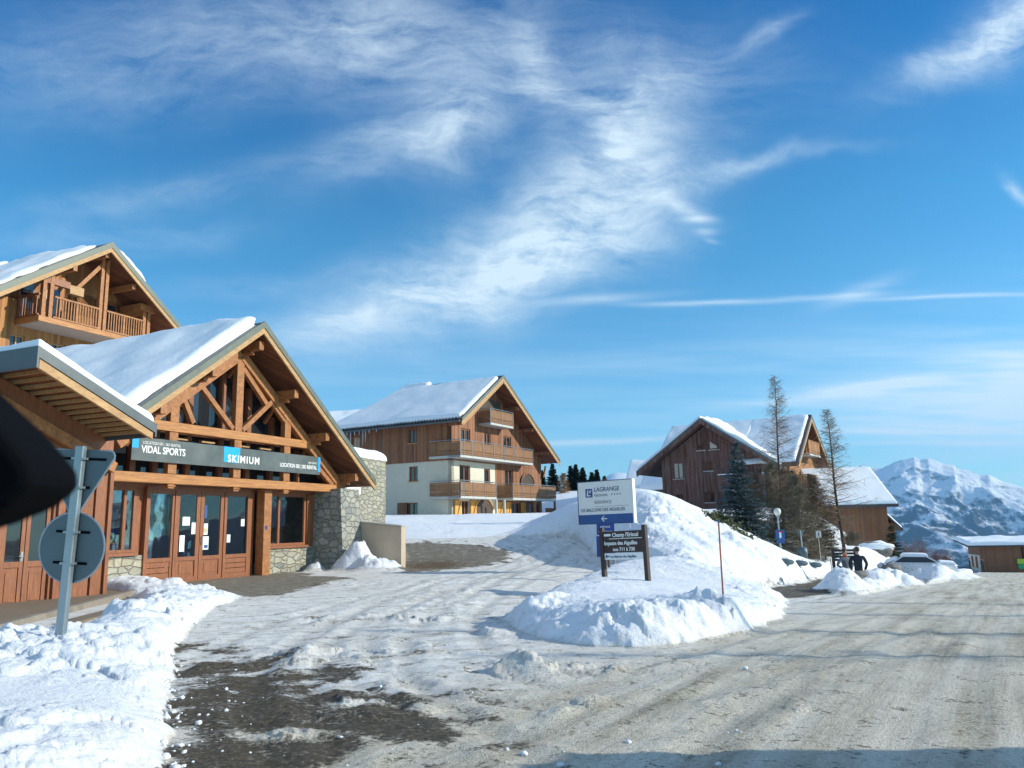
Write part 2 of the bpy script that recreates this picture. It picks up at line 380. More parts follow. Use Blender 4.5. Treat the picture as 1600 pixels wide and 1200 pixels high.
M['jacket_navy'] = simple('navy_jacket', (0.012, 0.016, 0.028), 0.8)
M['jacket_grey'] = simple('grey_jacket', (0.10, 0.13, 0.16), 0.8, var=0.3, sc=9)
M['hair'] = simple('brown_hair', (0.04, 0.022, 0.014), 0.7)
M['scarf'] = simple('orange_scarf', (0.48, 0.10, 0.05), 0.8)
M['trousers'] = simple('dark_trousers', (0.02, 0.022, 0.028), 0.8)
M['lime'] = simple('lime_green', (0.32, 0.55, 0.05), 0.6)
M['tyre'] = simple('tyre', (0.015, 0.015, 0.016), 0.85)
M['rim'] = simple('rim', (0.35, 0.36, 0.38), 0.35, 0.8)
M['car_silver'] = simple('silver_paint', (0.66, 0.69, 0.72), 0.3, 0.5, var=0.04)
M['car_blue'] = simple('blue_paint', (0.02, 0.05, 0.12), 0.3, 0.2, var=0.04)
M['lamp_glass'] = simple('opal_globe', (0.62, 0.62, 0.55), 0.25, var=0.04)
M['tail'] = simple('tail_lamp', (0.4, 0.02, 0.015), 0.2)
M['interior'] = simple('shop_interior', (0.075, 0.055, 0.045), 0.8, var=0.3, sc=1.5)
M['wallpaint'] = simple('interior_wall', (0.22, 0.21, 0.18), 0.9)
M['green_p'] = simple('green_paint', (0.02, 0.30, 0.14), 0.4)
M['pink_p'] = simple('pink_paint', (0.50, 0.04, 0.14), 0.4)
M['yellow_p'] = simple('pale_yellow_panel', (0.50, 0.46, 0.26), 0.7)

M['black'].node_tree.nodes['Principled BSDF'].inputs['Specular IOR Level'].default_value = 0.06
def glass_mat(name, tint, refl=0.5, rough=0.02):
    m, w, b = new_mat(name); w.n.remove(b)
    fr = w.add('ShaderNodeFresnel', {'IOR': 1.5}).outputs[0]
    fac = w.math('ADD', w.math('MULTIPLY', fr, 1.0), refl, clamp=True)
    tr = w.add('ShaderNodeBsdfTransparent', {'Color': (*tint, 1)}); gl = w.add('ShaderNodeBsdfGlossy', {'Color': (0.85, 0.9, 0.95, 1), 'Roughness': rough})
    wob = w.add('ShaderNodeBump', {'Height': w.noise(objc(w), 0.9, 2), 'Strength': 0.25, 'Distance': 0.05}); w.set(gl, 'Normal', wob.outputs[0])
    mx = w.add('ShaderNodeMixShader', {0: fac, 1: tr.outputs[0], 2: gl.outputs[0]})
    w.l.new(mx.outputs[0], w.n['Material Output'].inputs[0]); return m
M['glass'] = glass_mat('window_glass', (0.80, 0.84, 0.84), 0.05)
def darkglass():
    m, w, b = new_mat('dark_pane'); b.inputs['Base Color'].default_value = (0.02, 0.024, 0.03, 1); b.inputs['Roughness'].default_value = 0.04
    b.inputs['IOR'].default_value = 1.7; return m
M['pane'] = darkglass()
def ice():
    m, w, b = new_mat('icicle_ice'); b.inputs['Base Color'].default_value = (0.75, 0.83, 0.9, 1); b.inputs['Roughness'].default_value = 0.12
    b.inputs['Transmission Weight'].default_value = 0.6; b.inputs['IOR'].default_value = 1.31; return m
M['ice'] = ice()
def snow_mat(name, rough_bump=0.5, sc=7.0):
    m, w, b = new_mat(name); c = w.add('ShaderNodeNewGeometry').outputs['Position']
    n = w.noise(c, sc, 8, 0.62); n2 = w.noise(c, 1.1, 4)
    w.set(b, 'Base Color', w.ramp(n2, [(0.3, (0.80, 0.85, 0.91)), (0.7, (0.86, 0.895, 0.93))])); b.inputs['Roughness'].default_value = 0.65
    b.inputs['Specular IOR Level'].default_value = 0.25
    bump(w, b, n, rough_bump, 0.05); return m
M['snow'] = snow_mat('roof_snow', 0.35, 5.0)
M['snow_rough'] = snow_mat('lumpy_snow', 0.9, 9.0)
#GROUND#
# ================================================================== TERRAIN
A0 = R(31.5); RX, RY = 1.75, 11.0
def road_ts(x, y):
    dx, dy = x - RX, y - RY
    return dx * math.cos(A0) - dy * math.sin(A0), dx * math.sin(A0) + dy * math.cos(A0)   # t: right of the road's left edge, s: along it
def base_z(x, y):
    x = np.asarray(x, float); y = np.asarray(y, float)
    t, s = road_ts(x, y)
    rd = -0.0505 * (np.log1p(np.exp(np.clip((s - 0.5) / 2.5, -30, 80))) * 2.5)
    drop = np.where(s > 128, -(s - 128) * 0.22, 0)
    L = 2.2 * sst(30, 56, y) - 10.0 * sst(58, 115, y) * sst(16, 34, x)
    w_ = sst(-9.5, -1.5, t)
    return w_ * rd + (1 - w_) * L + drop + 0

# snow surfaces: control points (px, py, depth) lying on the snow
HC = [(990, 1003, 10.3), (1000, 955, 10.7), (900, 965, 10.9), (1100, 950, 10.9), (1180, 925, 12.8), (850, 950, 12.5), (1000, 930, 14.0), (985, 905, 19.8), (1023, 905, 20.0), (946, 906, 20.0),
      (1129, 927, 16.5), (1060, 930, 16.0), (930, 875, 27.0), (900, 905, 18.5), (870, 925, 15.2), (1010, 862, 25.5), (1100, 880, 22.5), (1180, 905, 21), (1060, 850, 26.5), (1000, 815, 31), (1040, 805, 32),
      (1010, 767, 36), (950, 768, 38), (905, 777, 41), (1035, 772, 37), (1060, 790, 35), (1090, 812, 34), (1110, 830, 33.5), (1150, 852, 31), (1200, 866, 30), (1240, 877, 30),
      (860, 812, 43), (800, 829, 44), (930, 820, 36), (930, 842, 33), (1215, 905, 26), (1270, 905, 29), (1300, 890, 33), (1300, 882, 36), (1265, 872, 38),
      (1322, 860, 45), (1355, 853, 54), (1400, 868, 50), (1420, 880, 46), (1460, 890, 52), (1395, 890, 42), (1340, 878, 38), (1440, 885, 56), (1380, 862, 57),
      (870, 800, 58), (780, 812, 56), (700, 806, 56), (620, 808, 53), (600, 830, 46), (700, 836, 46), (780, 836, 46), (640, 842, 42), (905, 760, 84), (868, 806, 67), (845, 810, 64), (812, 812, 60), (882, 800, 63), (868, 808, 56.5), (835, 812, 54), (870, 797, 47), (852, 806, 48), (886, 786, 44.5), (815, 815, 50), (900, 800, 54), (945, 764, 80), (1410, 872, 60), (1440, 884, 70), (1425, 884, 60), (1395, 862, 64), (1400, 880, 90), (1300, 866, 90), (1180, 862, 43), (1220, 869, 43), (1250, 872, 43), (1290, 866, 48), (1200, 858, 54), (1250, 862, 57), (1320, 855, 60), (1345, 852, 60), (1150, 850, 50), (560, 812, 50), (520, 830, 48), (0, 780, 70), (300, 780, 75), (-300, 800, 70), (600, 790, 75),
      (1000, 770, 74), (1030, 772, 72), (1110, 815, 66), (1150, 840, 63), (1230, 857, 63), (1380, 860, 62), (1290, 856, 64)]
HW = [at(*p) for p in HC]
def rbf_fit(P, lam=0.02):
    P = np.array(P); n = len(P); X = P[:, :2] / 10
    d = np.sqrt(((X[:, None] - X[None]) ** 2).sum(-1)) + 1e-9
    K = d * d * np.log(d); K[np.diag_indices(n)] = lam
    Q = np.c_[np.ones(n), X]; A = np.block([[K, Q], [Q.T, np.zeros((3, 3))]])
    sol = np.linalg.solve(A, np.r_[P[:, 2], 0, 0, 0])
    def f(x, y):
        out = sol[n] + sol[n + 1] * x / 10 + sol[n + 2] * y / 10
        for i in range(n):
            dd = np.sqrt((x / 10 - X[i, 0]) ** 2 + (y / 10 - X[i, 1]) ** 2) + 1e-9
            out = out + sol[i] * dd * dd * np.log(dd)
        return out
    return f
Hmain = rbf_fit(HW)
HL = rbf_fit([at(*p) for p in [(92, 988, 9.0), (10, 1000, 9.0), (0, 1060, 7.0), (200, 975, 10.6), (215, 1060, 7.3), (100, 1150, 5.1), (240, 1120, 5.7), (270, 955, 12.8), (330, 928, 17.2), (250, 925, 17.5),
                              (150, 955, 13.5), (200, 945, 14.5), (170, 903, 20.5), (230, 915, 20.5), (-150, 1010, 8.6), (-200, 1150, 5), (60, 1040, 7.9), (150, 1020, 8.6), (140, 905, 20.5), (300, 940, 15)]], 0.005)
w2 = lambda px, py, z=0.0: tuple(on(px, py, z)[:2])
def ts(t, s): return (RX + t * math.cos(A0) + s * math.sin(A0), RY - t * math.sin(A0) + s * math.cos(A0))
POLY_M = [w2(780, 965), w2(835, 992), w2(890, 1003), w2(990, 1006), w2(1080, 998), w2(1165, 982, -.05), w2(1222, 964, -.2), w2(1232, 940, -.5), ts(-3.4, 14), ts(-3.6, 30), ts(-3.2, 46), ts(-1.5, 62), ts(-1.5, 150),
          (-60, 150), (-60, 70), (-30, 60), tuple(at(585, 830, 44)[:2]), tuple(at(640, 846, 41.5)[:2]), tuple(at(790, 847, 42)[:2]), tuple(at(900, 850, 41)[:2]), tuple(at(935, 850, 33)[:2]), tuple(at(1005, 862, 25.5)[:2]), tuple(at(975, 872, 25.5)[:2]), tuple(at(925, 884, 25)[:2]), w2(855, 920)]
POLY_L = [w2(272, 1035), w2(262, 1085), w2(263, 1110), w2(275, 1200), (-2.2, 3.0), (-14, 2.0), (-14, 8.5), tuple(at(0, 1000, 10.2)[:2]), tuple(at(90, 990, 10.8)[:2]), w2(150, 972), w2(205, 962), w2(214, 934), w2(140, 924), w2(140, 914), w2(222, 908), w2(290, 918), w2(385, 932), w2(352, 945), w2(318, 962), w2(288, 990)]
POLY_P0 = [w2(531, 890), w2(570, 893), w2(622, 887), w2(640, 880), w2(620, 868), w2(545, 872)]
POLY_P1 = [w2(470, 890), w2(500, 893), w2(512, 886), w2(485, 882)]
z2 = -1.0
POLY_P2 = [w2(1298, 936, -.95), w2(1345, 937, -.95), w2(1415, 916, -1.35), w2(1425, 908, -1.5), w2(1345, 912, -1.25), w2(1298, 921, -1.1)]
POLY_P3 = [w2(1443, 909, -1.5), w2(1475, 905, -1.8), w2(1502, 896, -2.6), w2(1490, 894, -2.7), w2(1447, 900, -1.9)]
POLY_R = [ts(8.5, -20), ts(8.5, 125), ts(60, 125), ts(60, -20)]
# (centre px, py, depth, radius, height)
BUMPS = [(555, 868, 30.5, .62, .80), (590, 878, 29.8, .8, .35), (545, 872, 31.2, .5, .35), (492, 885, 30.3, .3, .28),
         (1313, 905, 29.0, .68, .60), (1347, 905, 31, .8, .12), (1395, 900, 35, 1.0, .50), (1372, 905, 33, .9, .36), (1308, 915, 28, .7, .40),
         (1460, 892, 50, 1.5, .75), (1480, 892, 55, 1.6, .65), (1495, 893, 60, 1.2, .5)]
def mask_edge(x, y):
    m = np.zeros(x.shape); out = {}
    wob = 0.22 * fbm(x * 1.7, y * 1.7, 4, 3)
    eM = poly_sd(x, y, POLY_M) + wob * 1.6; eL = poly_sd(x, y, POLY_L) + wob * 1.2
    eR = poly_sd(x, y, POLY_R) + wob * 2
    return eM, eL, eR
def poly_line(x, y, pl):
    best = np.full(x.shape, 99.0); sg = np.ones(x.shape)
    for (ax, ay), (bx, by) in zip(pl[:-1], pl[1:]):
        ex, ey = bx - ax, by - ay; t = np.clip(((x - ax) * ex + (y - ay) * ey) / (ex * ex + ey * ey), 0, 1)
        d = np.hypot(x - ax - t * ex, y - ay - t * ey); m = d < best; best = np.where(m, d, best); sg = np.where(m, np.sign((x - ax) * ey - (y - ay) * ex), sg)
    return best * sg
def spl(P_, n=8):
    P_ = [np.array(w2(*p)) for p in P_]; P_ = [2 * P_[0] - P_[1]] + P_ + [2 * P_[-1] - P_[-2]]; out = []
    for i in range(1, len(P_) - 2):
        a, b, c, d = P_[i - 1:i + 3]
        for k in range(n): t = k / n; out.append(tuple(.5 * ((2 * b) + (c - a) * t + (2 * a - 5 * b + 4 * c - d) * t * t + (3 * b - a - 3 * c + d) * t ** 3)))
    return out + [tuple(P_[-2])]
RUTS = [(spl([(880, 868), (790, 890), (660, 935), (560, 990), (520, 1060), (600, 1160), (700, 1260)]), .78, 1.0),
        (spl([(860, 872), (760, 895), (610, 935), (470, 985), (380, 1050), (330, 1200)]), .76, .8),
        (spl([(840, 885), (720, 930), (660, 985), (720, 1040), (880, 1075), (1080, 1045), (1260, 985), (1400, 945)]), .75, .9),
        (spl([(700, 905), (600, 960), (620, 1030), (760, 1090), (960, 1110), (1200, 1040), (1400, 975)]), .74, .6),
        (spl([(1480, 900), (1330, 960), (1120, 1050), (850, 1190), (700, 1280)]), .80, .6), (spl([(1520, 900), (1450, 960), (1370, 1050), (1240, 1240)]), .80, .5), (spl([(1560, 905), (1590, 1000), (1620, 1200)]), .78, .4)]
def terrain(x, y):
    """returns z, snow mask, asphalt mask, road mask"""
    b = base_z(x, y); t, s = road_ts(x, y)
    eM, eL, eR = mask_edge(x, y)
    H = Hmain(x, y); hl = HL(x, y)
    far = sst(75, 110, y)
    H = H * (1 - far) + (b + 0.5) * far
    kM = np.clip(1 - np.exp(-np.clip(eM, 0, 50) / 0.40), 0, 1); kL = 1 - np.exp(-np.clip(eL, 0, 50) / 0.28)
    z = b.copy()
    hM = np.maximum(H - b, 0.05 + 0.04 * np.clip(eM, 0, 3)); z = z + np.where(eM > 0, hM * kM, 0)
    hL = np.clip(hl - b, 0.03, 1.0); z = z + np.where(eL > 0, hL * kL, 0)
    kR = 1 - np.exp(-np.clip(eR, 0, 50) / 0.8); z = z + np.where(eR > 0, (0.55 + 0.5 * fbm(x * .4, y * .4, 3, 9)) * kR, 0)
    hb = np.zeros(x.shape)
    for px, py, Y, r_, h_ in BUMPS:
        p = at(px, py, Y); q = ((x - p[0]) ** 2 + (y - p[1]) ** 2) / (r_ * r_)
        hb = np.maximum(hb, h_ * np.exp(-q ** 1.3 * 0.9))
    eb = np.maximum.reduce([poly_sd(x, y, P_) for P_ in (POLY_P0, POLY_P1, POLY_P2, POLY_P3)])
    hb = hb + np.where(eb > 0, 0.25 * (1 - np.exp(-np.clip(eb, 0, 9) / .3)), 0)
    z = z + hb
    snow = np.clip(np.maximum.reduce([sst(-0.06, 0.10, eM), sst(-0.06, 0.10, eL), sst(-.1, .3, eR), sst(0.05, 0.16, hb)]), 0, 1)
    # roughness --------------------------------------------------------
    wx = x + 0.25 * fbm(x * 1.3, y * 1.3, 3, 31); wy = y + 0.25 * fbm(x * 1.3 + 9, y * 1.3, 3, 37)
    def wq(k, sd_):
        g_ = 0.55 / k; ax = wx + g_ * 1.6 * fbm(x * k * 1.1 + sd_, y * k * 1.1, 3, sd_ + 40); ay = wy + g_ * 1.6 * fbm(x * k * 1.1, y * k * 1.1 + sd_, 3, sd_ + 45)
        return worley(ax * k, ay * k * 1.12, sd_)
    w1, h1 = wq(1.25, 1); w3, h3 = wq(2.9, 2); w4, h4 = wq(6.3, 3); w5, h5 = wq(12.5, 4)
    lump = lambda w_, h_: np.clip(1 - (w_ / 0.66) ** 2, 0, 1) ** 0.55 * (0.3 + 0.7 * h_)
    pr = lambda w_, h_, th: np.clip(1 - (w_ / (.45 + .35 * h_)) ** 2, 0, 1) ** .6 * np.clip((h_ - th) / (1 - th), 0, 1)
    dens = 0.12 + 2.6 * np.clip(fbm(x * .65, y * .65, 3, 71) + .22, 0, .62)
    chunk = dens * (0.25 * pr(w1, h1, .5) + 0.14 * pr(w3, h3, .45) + 0.07 * pr(w4, h4, .4) + 0.03 * pr(w5, h5, .3)) + .05 * (0.5 - np.abs(fbm(x * 3.1, y * 3.1, 4, 73)) * 3)
    rough = np.zeros(x.shape)
    rough = np.maximum(rough, sst(0.0, 0.3, eM) * (1 - sst(0.9, 2.4, eM)) * (s > -6) * (y < 24) * 0.50 * (1 - .6 * sst(0, 1, (y - 13.5) / 2) * (x < 5)))          # thrown-up lip of the mound
    rough = np.maximum(rough, sst(0.0, 0.25, eL) * 0.62)
    smoothL = np.exp(-(((x + 3.7) / 1.6) ** 2 + ((y - 6.5) / .75) ** 2)); rough = rough * (1 - 0.85 * np.clip(smoothL * 1.2, 0, 1))
    pk = at(1085, 835, 31.5); rough = np.maximum(rough, 0.95 * np.exp(-((((x - pk[0]) * .8 + (y - pk[1]) * .25) / 4.2) ** 2 + ((y - pk[1]) / 5.0) ** 4)))
    pk2 = at(1200, 890, 26); rough = np.maximum(rough, 0.7 * np.exp(-((x - pk2[0]) ** 2 / 18 + (y - pk2[1]) ** 2 / 30)))
    rough = np.maximum(rough, np.clip(hb * 3, 0, 1))
    rough = rough * .82; rough = np.maximum(rough, 0.07 * (eM > .4)); rough = np.maximum(rough, .5 * (eR > 0))
    z = z + chunk * rough * snow + snow * (0.10 * fbm(x * 0.45, y * 0.45, 4, 51) * sst(0.3, 2, np.maximum(eM, eL)) + 0.02 * fbm(x * 2.5, y * 2.5, 4, 52))
    z = z + snow * rough * 0.10 * fbm(x * 4.5, y * 4.5, 4, 57)
    # furrows that slid off the bank beside the pavement
    fz = np.exp(-(((x - 11.2) / 4.5) ** 2 + ((y - 29) / 6) ** 2)) * (eM > 0); z = z + fz * 0.14 * np.sin((s * 1.0 + t * .9) * 3.4 + 2 * fbm(x, y, 2, 77))
    # driven surface ---------------------------------------------------
    drv = 1 - snow
    cx, cy = -14.0, 34.0
    rad = np.hypot(x - cx, y - cy); ang = np.arctan2(y - cy, x - cx)
    q1 = at(700, 1040, 9.3); slz = np.exp(-(((x + 1.2) / 4.8) ** 2 + ((y - 12.0) / 6.0) ** 2))
    slz = np.maximum(slz, 0.75 * np.exp(-(((x + 3.5) / 4.0) ** 2 + ((y - 19.0) / 7.0) ** 2)))
    z = z + drv * slz * (0.030 * fbm(rad * 2.6, ang * 9, 4, 61) + 0.045 * np.clip(fbm(x * 3.3, y * 3.3, 4, 63), -.1, .4) + 0.35 * chunk * sst(-.02, .16, fbm(x * .7, y * .7, 3, 66)))
    z = z + drv * 0.010 * fbm(t * 2.2, s * 0.22, 3, 67)
    rut = np.zeros(x.shape)
    for pl, gauge, dep in RUTS:
        dd = poly_line(x + .10 * fbm(x * .6, y * .6, 2, 5), y, pl)
        for g_ in (-gauge, gauge):
            e_ = (dd - g_) / .13; rut = np.maximum(rut, dep * np.exp(-e_ * e_))
            z = z + drv * dep * (-0.017 * np.exp(-e_ * e_) + 0.012 * np.exp(-((np.abs(dd - g_) - .26) / .10) ** 2) * (.6 + 2 * np.clip(fbm(x * 4, y * 4, 3, 68), -.3, .5)))
    rg = at(870, 1045, 8.9); ridge = np.exp(-(((x - rg[0]) / 1.15) ** 2 + ((y - rg[1]) / .38) ** 2)); z = z + drv * ridge * (0.015 + 0.10 * np.clip(fbm(x * 5, y * 5, 4, 64) + .12, 0, .5) + .9 * chunk * .7)
    rg = at(440, 1135, 6.3); ridge2 = np.exp(-(((x - rg[0]) / .38) ** 2 + ((y - rg[1]) / .16) ** 2)); z = z + drv * ridge2 * (0.01 + 0.16 * np.clip(fbm(x * 7, y * 7, 4, 65) + .15, 0, .5))
    # asphalt ----------------------------------------------------------
    a1 = poly_sd(x, y, [w2(*p) for p in [(285, 1008), (400, 1005), (440, 1048), (500, 1062), (600, 1080), (700, 1108), (740, 1122), (650, 1150), (560, 1175), (480, 1230), (250, 1230), (255, 1100), (258, 1050)]])
    a1 = a1 / 0.55
    a2 = poly_sd(x, y, [w2(*p) for p in [(212, 918), (395, 888), (470, 893), (480, 898), (560, 903), (500, 912), (460, 926), (400, 932), (330, 930), (270, 918)]]) / 0.5
    a3 = poly_sd(x, y, [tuple(at(*p)[:2]) for p in [(622, 850, 40), (700, 851, 41), (808, 859, 36.5), (790, 872, 33), (700, 886, 29), (640, 888, 28.3), (615, 880, 29.5), (560, 860, 33)]]) / 0.9
    a4 = np.where(s > 13.5, (1.1 - np.abs(t + 2.2)) / .3, -9)
    nz = fbm(x * 1.1, y * 1.1, 5, 81) * 5.0 + fbm(x * 3.7, y * 3.7, 3, 83) * 3.0
    asph = np.maximum.reduce([sst(-1.0, 1.0, a1 + nz), sst(-0.5, 0.6, a2 + nz * .4), sst(-.5, .5, a3 + nz * .5), sst(-.5, .5, a4 + nz * .3)])
    grit = np.clip(np.maximum(np.exp(-np.clip(np.minimum(np.where(eM > -.3, np.abs(eM), 9), np.where(eL > -.3, np.abs(eL), 9)), 0, 9) / .32), np.where(hb > .06, .55, 0)), 0, 1)
    asph = asph * (1 - np.clip(ridge2 * 1.5, 0, 1)) * .93
    earth = np.exp(-(((x - at(675, 873, 32)[0]) / 1.2) ** 2 + ((y - 32) / 1.9) ** 2)) * 1.4
    dry = np.maximum(sst(-.2, .6, a2), sst(-.4, .4, a3) * .9)
    road = sst(-1.5, 2.5, t + 1.2 * fbm(x * .5, y * .5, 3, 91)) * sst(-30, -4, s + 20)
    road = np.maximum(road, sst(4.5, 8.5, t + 8 - (y - 6) * .6) * (y < 9))
    return z, snow, asph, road, dry, np.clip(earth, 0, 1), (t, s, rad, ang, slz, rut, grit)

def ground_mat():
    m, w, b = new_mat('snow_ice_asphalt'); pos = w.add('ShaderNodeNewGeometry').outputs['Position']
    at_ = lambda n: w.add('ShaderNodeAttribute', attribute_name=n)
    snow = at_('snow').outputs['Fac']; asph = at_('asph').outputs['Fac']; road = at_('road').outputs['Fac']; dry = at_('dry').outputs['Fac']; earth = at_('earth').outputs['Fac']
    flow = at_('flow').outputs['Vector']; plz = at_('plz').outputs['Vector']; slz = at_('slz').outputs['Fac']
    nf = w.noise(pos, 22, 8, 0.7); nm = w.noise(pos, 3.3, 7, 0.65); nl = w.noise(pos, 0.55, 5, 0.6); ng = w.noise(pos, 75, 3, 0.6)
    trk = w.noise(w.vmath('MULTIPLY', flow, (3.1, 0.16, 1)), 1.0, 6, 0.6)
    arc = w.noise(w.vmath('MULTIPLY', plz, (4.0, 6.0, 1)), 1.0, 7, 0.65)
    # packed snow on the road: beige-grey, grit, tyre streaks along the lane
    rv = w.math('ADD', w.math('MULTIPLY', trk, 0.5), w.math('ADD', w.math('MULTIPLY', nf, 0.28), w.math('MULTIPLY', nl, 0.22)))
    roadc = w.ramp(rv, [(0.38, (0.27, 0.24, 0.18)), (0.455, (0.53, 0.49, 0.395)), (0.54, (0.70, 0.66, 0.56)), (0.66, (0.82, 0.795, 0.71))])
    roadc = w.mix(w.rng(ng, 0.38, 0.55, 0.42, 0.0), roadc, (0.19, 0.175, 0.14, 1))
    roadc = w.mix(w.rng(w.noise(w.vmath('MULTIPLY', flow, (7.5, 0.30, 1)), 1.0, 4, 0.6), 0.52, 0.68, 0.0, 0.28), roadc, (0.30, 0.275, 0.22, 1))
    # churned slush on the forecourt
    pv = w.math('ADD', w.math('MULTIPLY', arc, 0.42), w.math('ADD', w.math('MULTIPLY', nf, 0.26), w.math('MULTIPLY', nm, 0.32)))
    pc = w.ramp(pv, [(0.36, (0.19, 0.17, 0.14)), (0.415, (0.42, 0.40, 0.355)), (0.465, (0.67, 0.66, 0.62)), (0.56, (0.82, 0.83, 0.82))])
    pc = w.mix(w.rng(nm, 0.52, 0.66, 0.0, 0.35), pc, (0.42, 0.34, 0.24, 1))
    rutf = w.math('MULTIPLY', at_('rut').outputs['Fac'], w.rng(nm, .3, .7, .35, 1.0))
    ice = w.mix(road, pc, roadc)
    ice = w.mix(w.math('MULTIPLY', rutf, .34), ice, w.ramp(nf, [(.35, (0.17, 0.15, 0.12)), (.65, (0.42, 0.39, 0.33))]))
    # asphalt, with grains of ice left in it
    dk = w.ramp(nf, [(0.34, (0.036, 0.030, 0.022)), (0.52, (0.095, 0.078, 0.052)), (0.66, (0.19, 0.165, 0.12)), (0.74, (0.5, 0.5, 0.48))])
    dr = w.ramp(nm, [(0.3, (0.15, 0.135, 0.105)), (0.7, (0.27, 0.245, 0.195))])
    ac = w.mix(dry, dk, dr)
    ac = w.mix(earth, ac, w.ramp(nf, [(0.35, (0.03, 0.022, 0.012)), (0.65, (0.20, 0.13, 0.06))]))
    spk = w.math('ADD', w.math('MULTIPLY', nf, 0.5), w.math('MULTIPLY', nm, 0.5))
    am = w.rng(w.math('ADD', asph, w.math('MULTIPLY', w.math('SUBTRACT', spk, 0.5), -4.2)), 0.26, 0.74)
    icec = w.mix(am, ice, ac)
    sm = w.rng(w.math('ADD', snow, w.math('MULTIPLY', w.math('SUBTRACT', nf, 0.5), 0.9)), 0.40, 0.60)
    sc_ = w.ramp(nl, [(0.3, (0.80, 0.85, 0.91)), (0.7, (0.87, 0.90, 0.93))])
    # grit carried in the lowest, outermost snow
    gr = w.math('MULTIPLY', w.rng(snow, 0.5, 1.0, 1.0, 0.0), 0.4); sc_ = w.mix(gr, sc_, (0.58, 0.55, 0.48, 1))
    gf = w.math('MULTIPLY', at_('grit').outputs['Fac'], w.rng(w.noise(pos, 5.5, 6, .7), .48, .66, 0.0, 0.6))
    sc_ = w.mix(gf, sc_, (0.46, 0.42, 0.34, 1))
    w.set(b, 'Base Color', w.mix(sm, icec, sc_))
    wet = w.math('MULTIPLY', am, w.math('SUBTRACT', 1.0, dry))
    w.set(b, 'Roughness', w.math('SUBTRACT', 0.72, w.math('MULTIPLY', wet, w.rng(nm, .35, .65, 0.0, 0.30)))); b.inputs['Specular IOR Level'].default_value = 0.18
    hs = w.math('ADD', w.math('MULTIPLY', nf, 0.6), w.math('MULTIPLY', w.noise(pos, 9, 8, .65), 0.9))
    hr = w.math('ADD', w.math('MULTIPLY', ng, 0.35), w.math('ADD', w.math('MULTIPLY', trk, w.math('MULTIPLY', road, 0.9)), w.math('MULTIPLY', w.math('MULTIPLY', arc, 1.6), slz)))
    hr = w.math('ADD', hr, w.math('MULTIPLY', am, -0.5)); hr = w.math('ADD', hr, w.math('MULTIPLY', nf, 0.45))
    hh = w.add('ShaderNodeMix', {0: sm, 2: hr, 3: hs}, data_type='FLOAT').outputs[0]
    bump(w, b, hh, 0.9, 0.045)
    return m
M['ground'] = ground_mat()

def attr(me, name, arr, typ='FLOAT'):
    a = me.attributes.new(name, typ, 'POINT')
    a.data.foreach_set('value' if typ == 'FLOAT' else 'vector', np.ascontiguousarray(arr, dtype=np.float32).ravel())
def terrain_patches():
    # rings round the view point: spacing grows with distance
    azs = np.concatenate([np.linspace(-75, -36, 60, endpoint=False), np.linspace(-36, 36, 760, endpoint=False), np.linspace(36, 85, 80)]) * math.pi / 180
    rs = np.concatenate([np.geomspace(1.2, 4.0, 40, endpoint=False), np.geomspace(4.0, 60, 560, endpoint=False), np.geomspace(60, 400, 110)])
    AZ, RS = np.meshgrid(azs, rs); X = np.sin(AZ) * RS; Y = np.cos(AZ) * RS
    Z, snow, asph, road, dry, earth, (t, s, rad, ang, slz, rut, grit) = terrain(X, Y)
    nr, na = X.shape
    idx = np.arange(nr * na).reshape(nr, na)
    Q = np.stack([idx[:-1, :-1], idx[:-1, 1:], idx[1:, 1:], idx[1:, :-1]], -1).reshape(-1, 4)[:, ::-1]
    V = np.stack([X, Y, Z], -1).reshape(-1, 3)
    sn = snow.ravel(); rd = (t.ravel() > -0.5) & (s.ravel() > -25)
    qs = sn[Q].mean(1) > 0.5; qr = rd[Q].mean(1) > 0.5; side = (t.ravel()[Q].mean(1) < -0.3) & (s.ravel()[Q].mean(1) > 13)
    drv = ~qs & ~qr & ~side; pav = ~qs & side
    A = dict(snow=snow, asph=asph, road=road, dry=dry, earth=earth, slz=slz, rut=rut, grit=grit)
    flow = np.stack([t, s, np.zeros_like(t)], -1).reshape(-1, 3); plz = np.stack([rad, ang, np.zeros_like(t)], -1).reshape(-1, 3)
    for name, msk in (('snow_bank', qs), ('road', qr & ~qs), ('driveway', drv), ('pavement', pav)):
        q = Q[msk]; used, inv = np.unique(q, return_inverse=True)
        o = np_mesh(name, V[used], inv.reshape(q.shape), M['ground']); o['kind'] = 'structure'
        for k, v in A.items(): attr(o.data, k, v.ravel()[used])
        attr(o.data, 'flow', flow[used], 'FLOAT_VECTOR'); attr(o.data, 'plz', plz[used], 'FLOAT_VECTOR')
terrain_patches()
def gz(x, y):
    return float(terrain(np.array([[float(x)]]), np.array([[float(y)]]))[0][0, 0])

def hit(px, py, y0=4.0, y1=110.0):
    Y = np.geomspace(y0, y1, 1500); d = ray(px, py); X = d[0] * Y; Zr = EYE + d[2] * Y
    T = terrain(X[None], Y[None])[0][0]; k = int(np.argmax(Zr < T)) if (Zr < T).any() else len(Y) - 1
    return np.array([X[k], Y[k], T[k]])
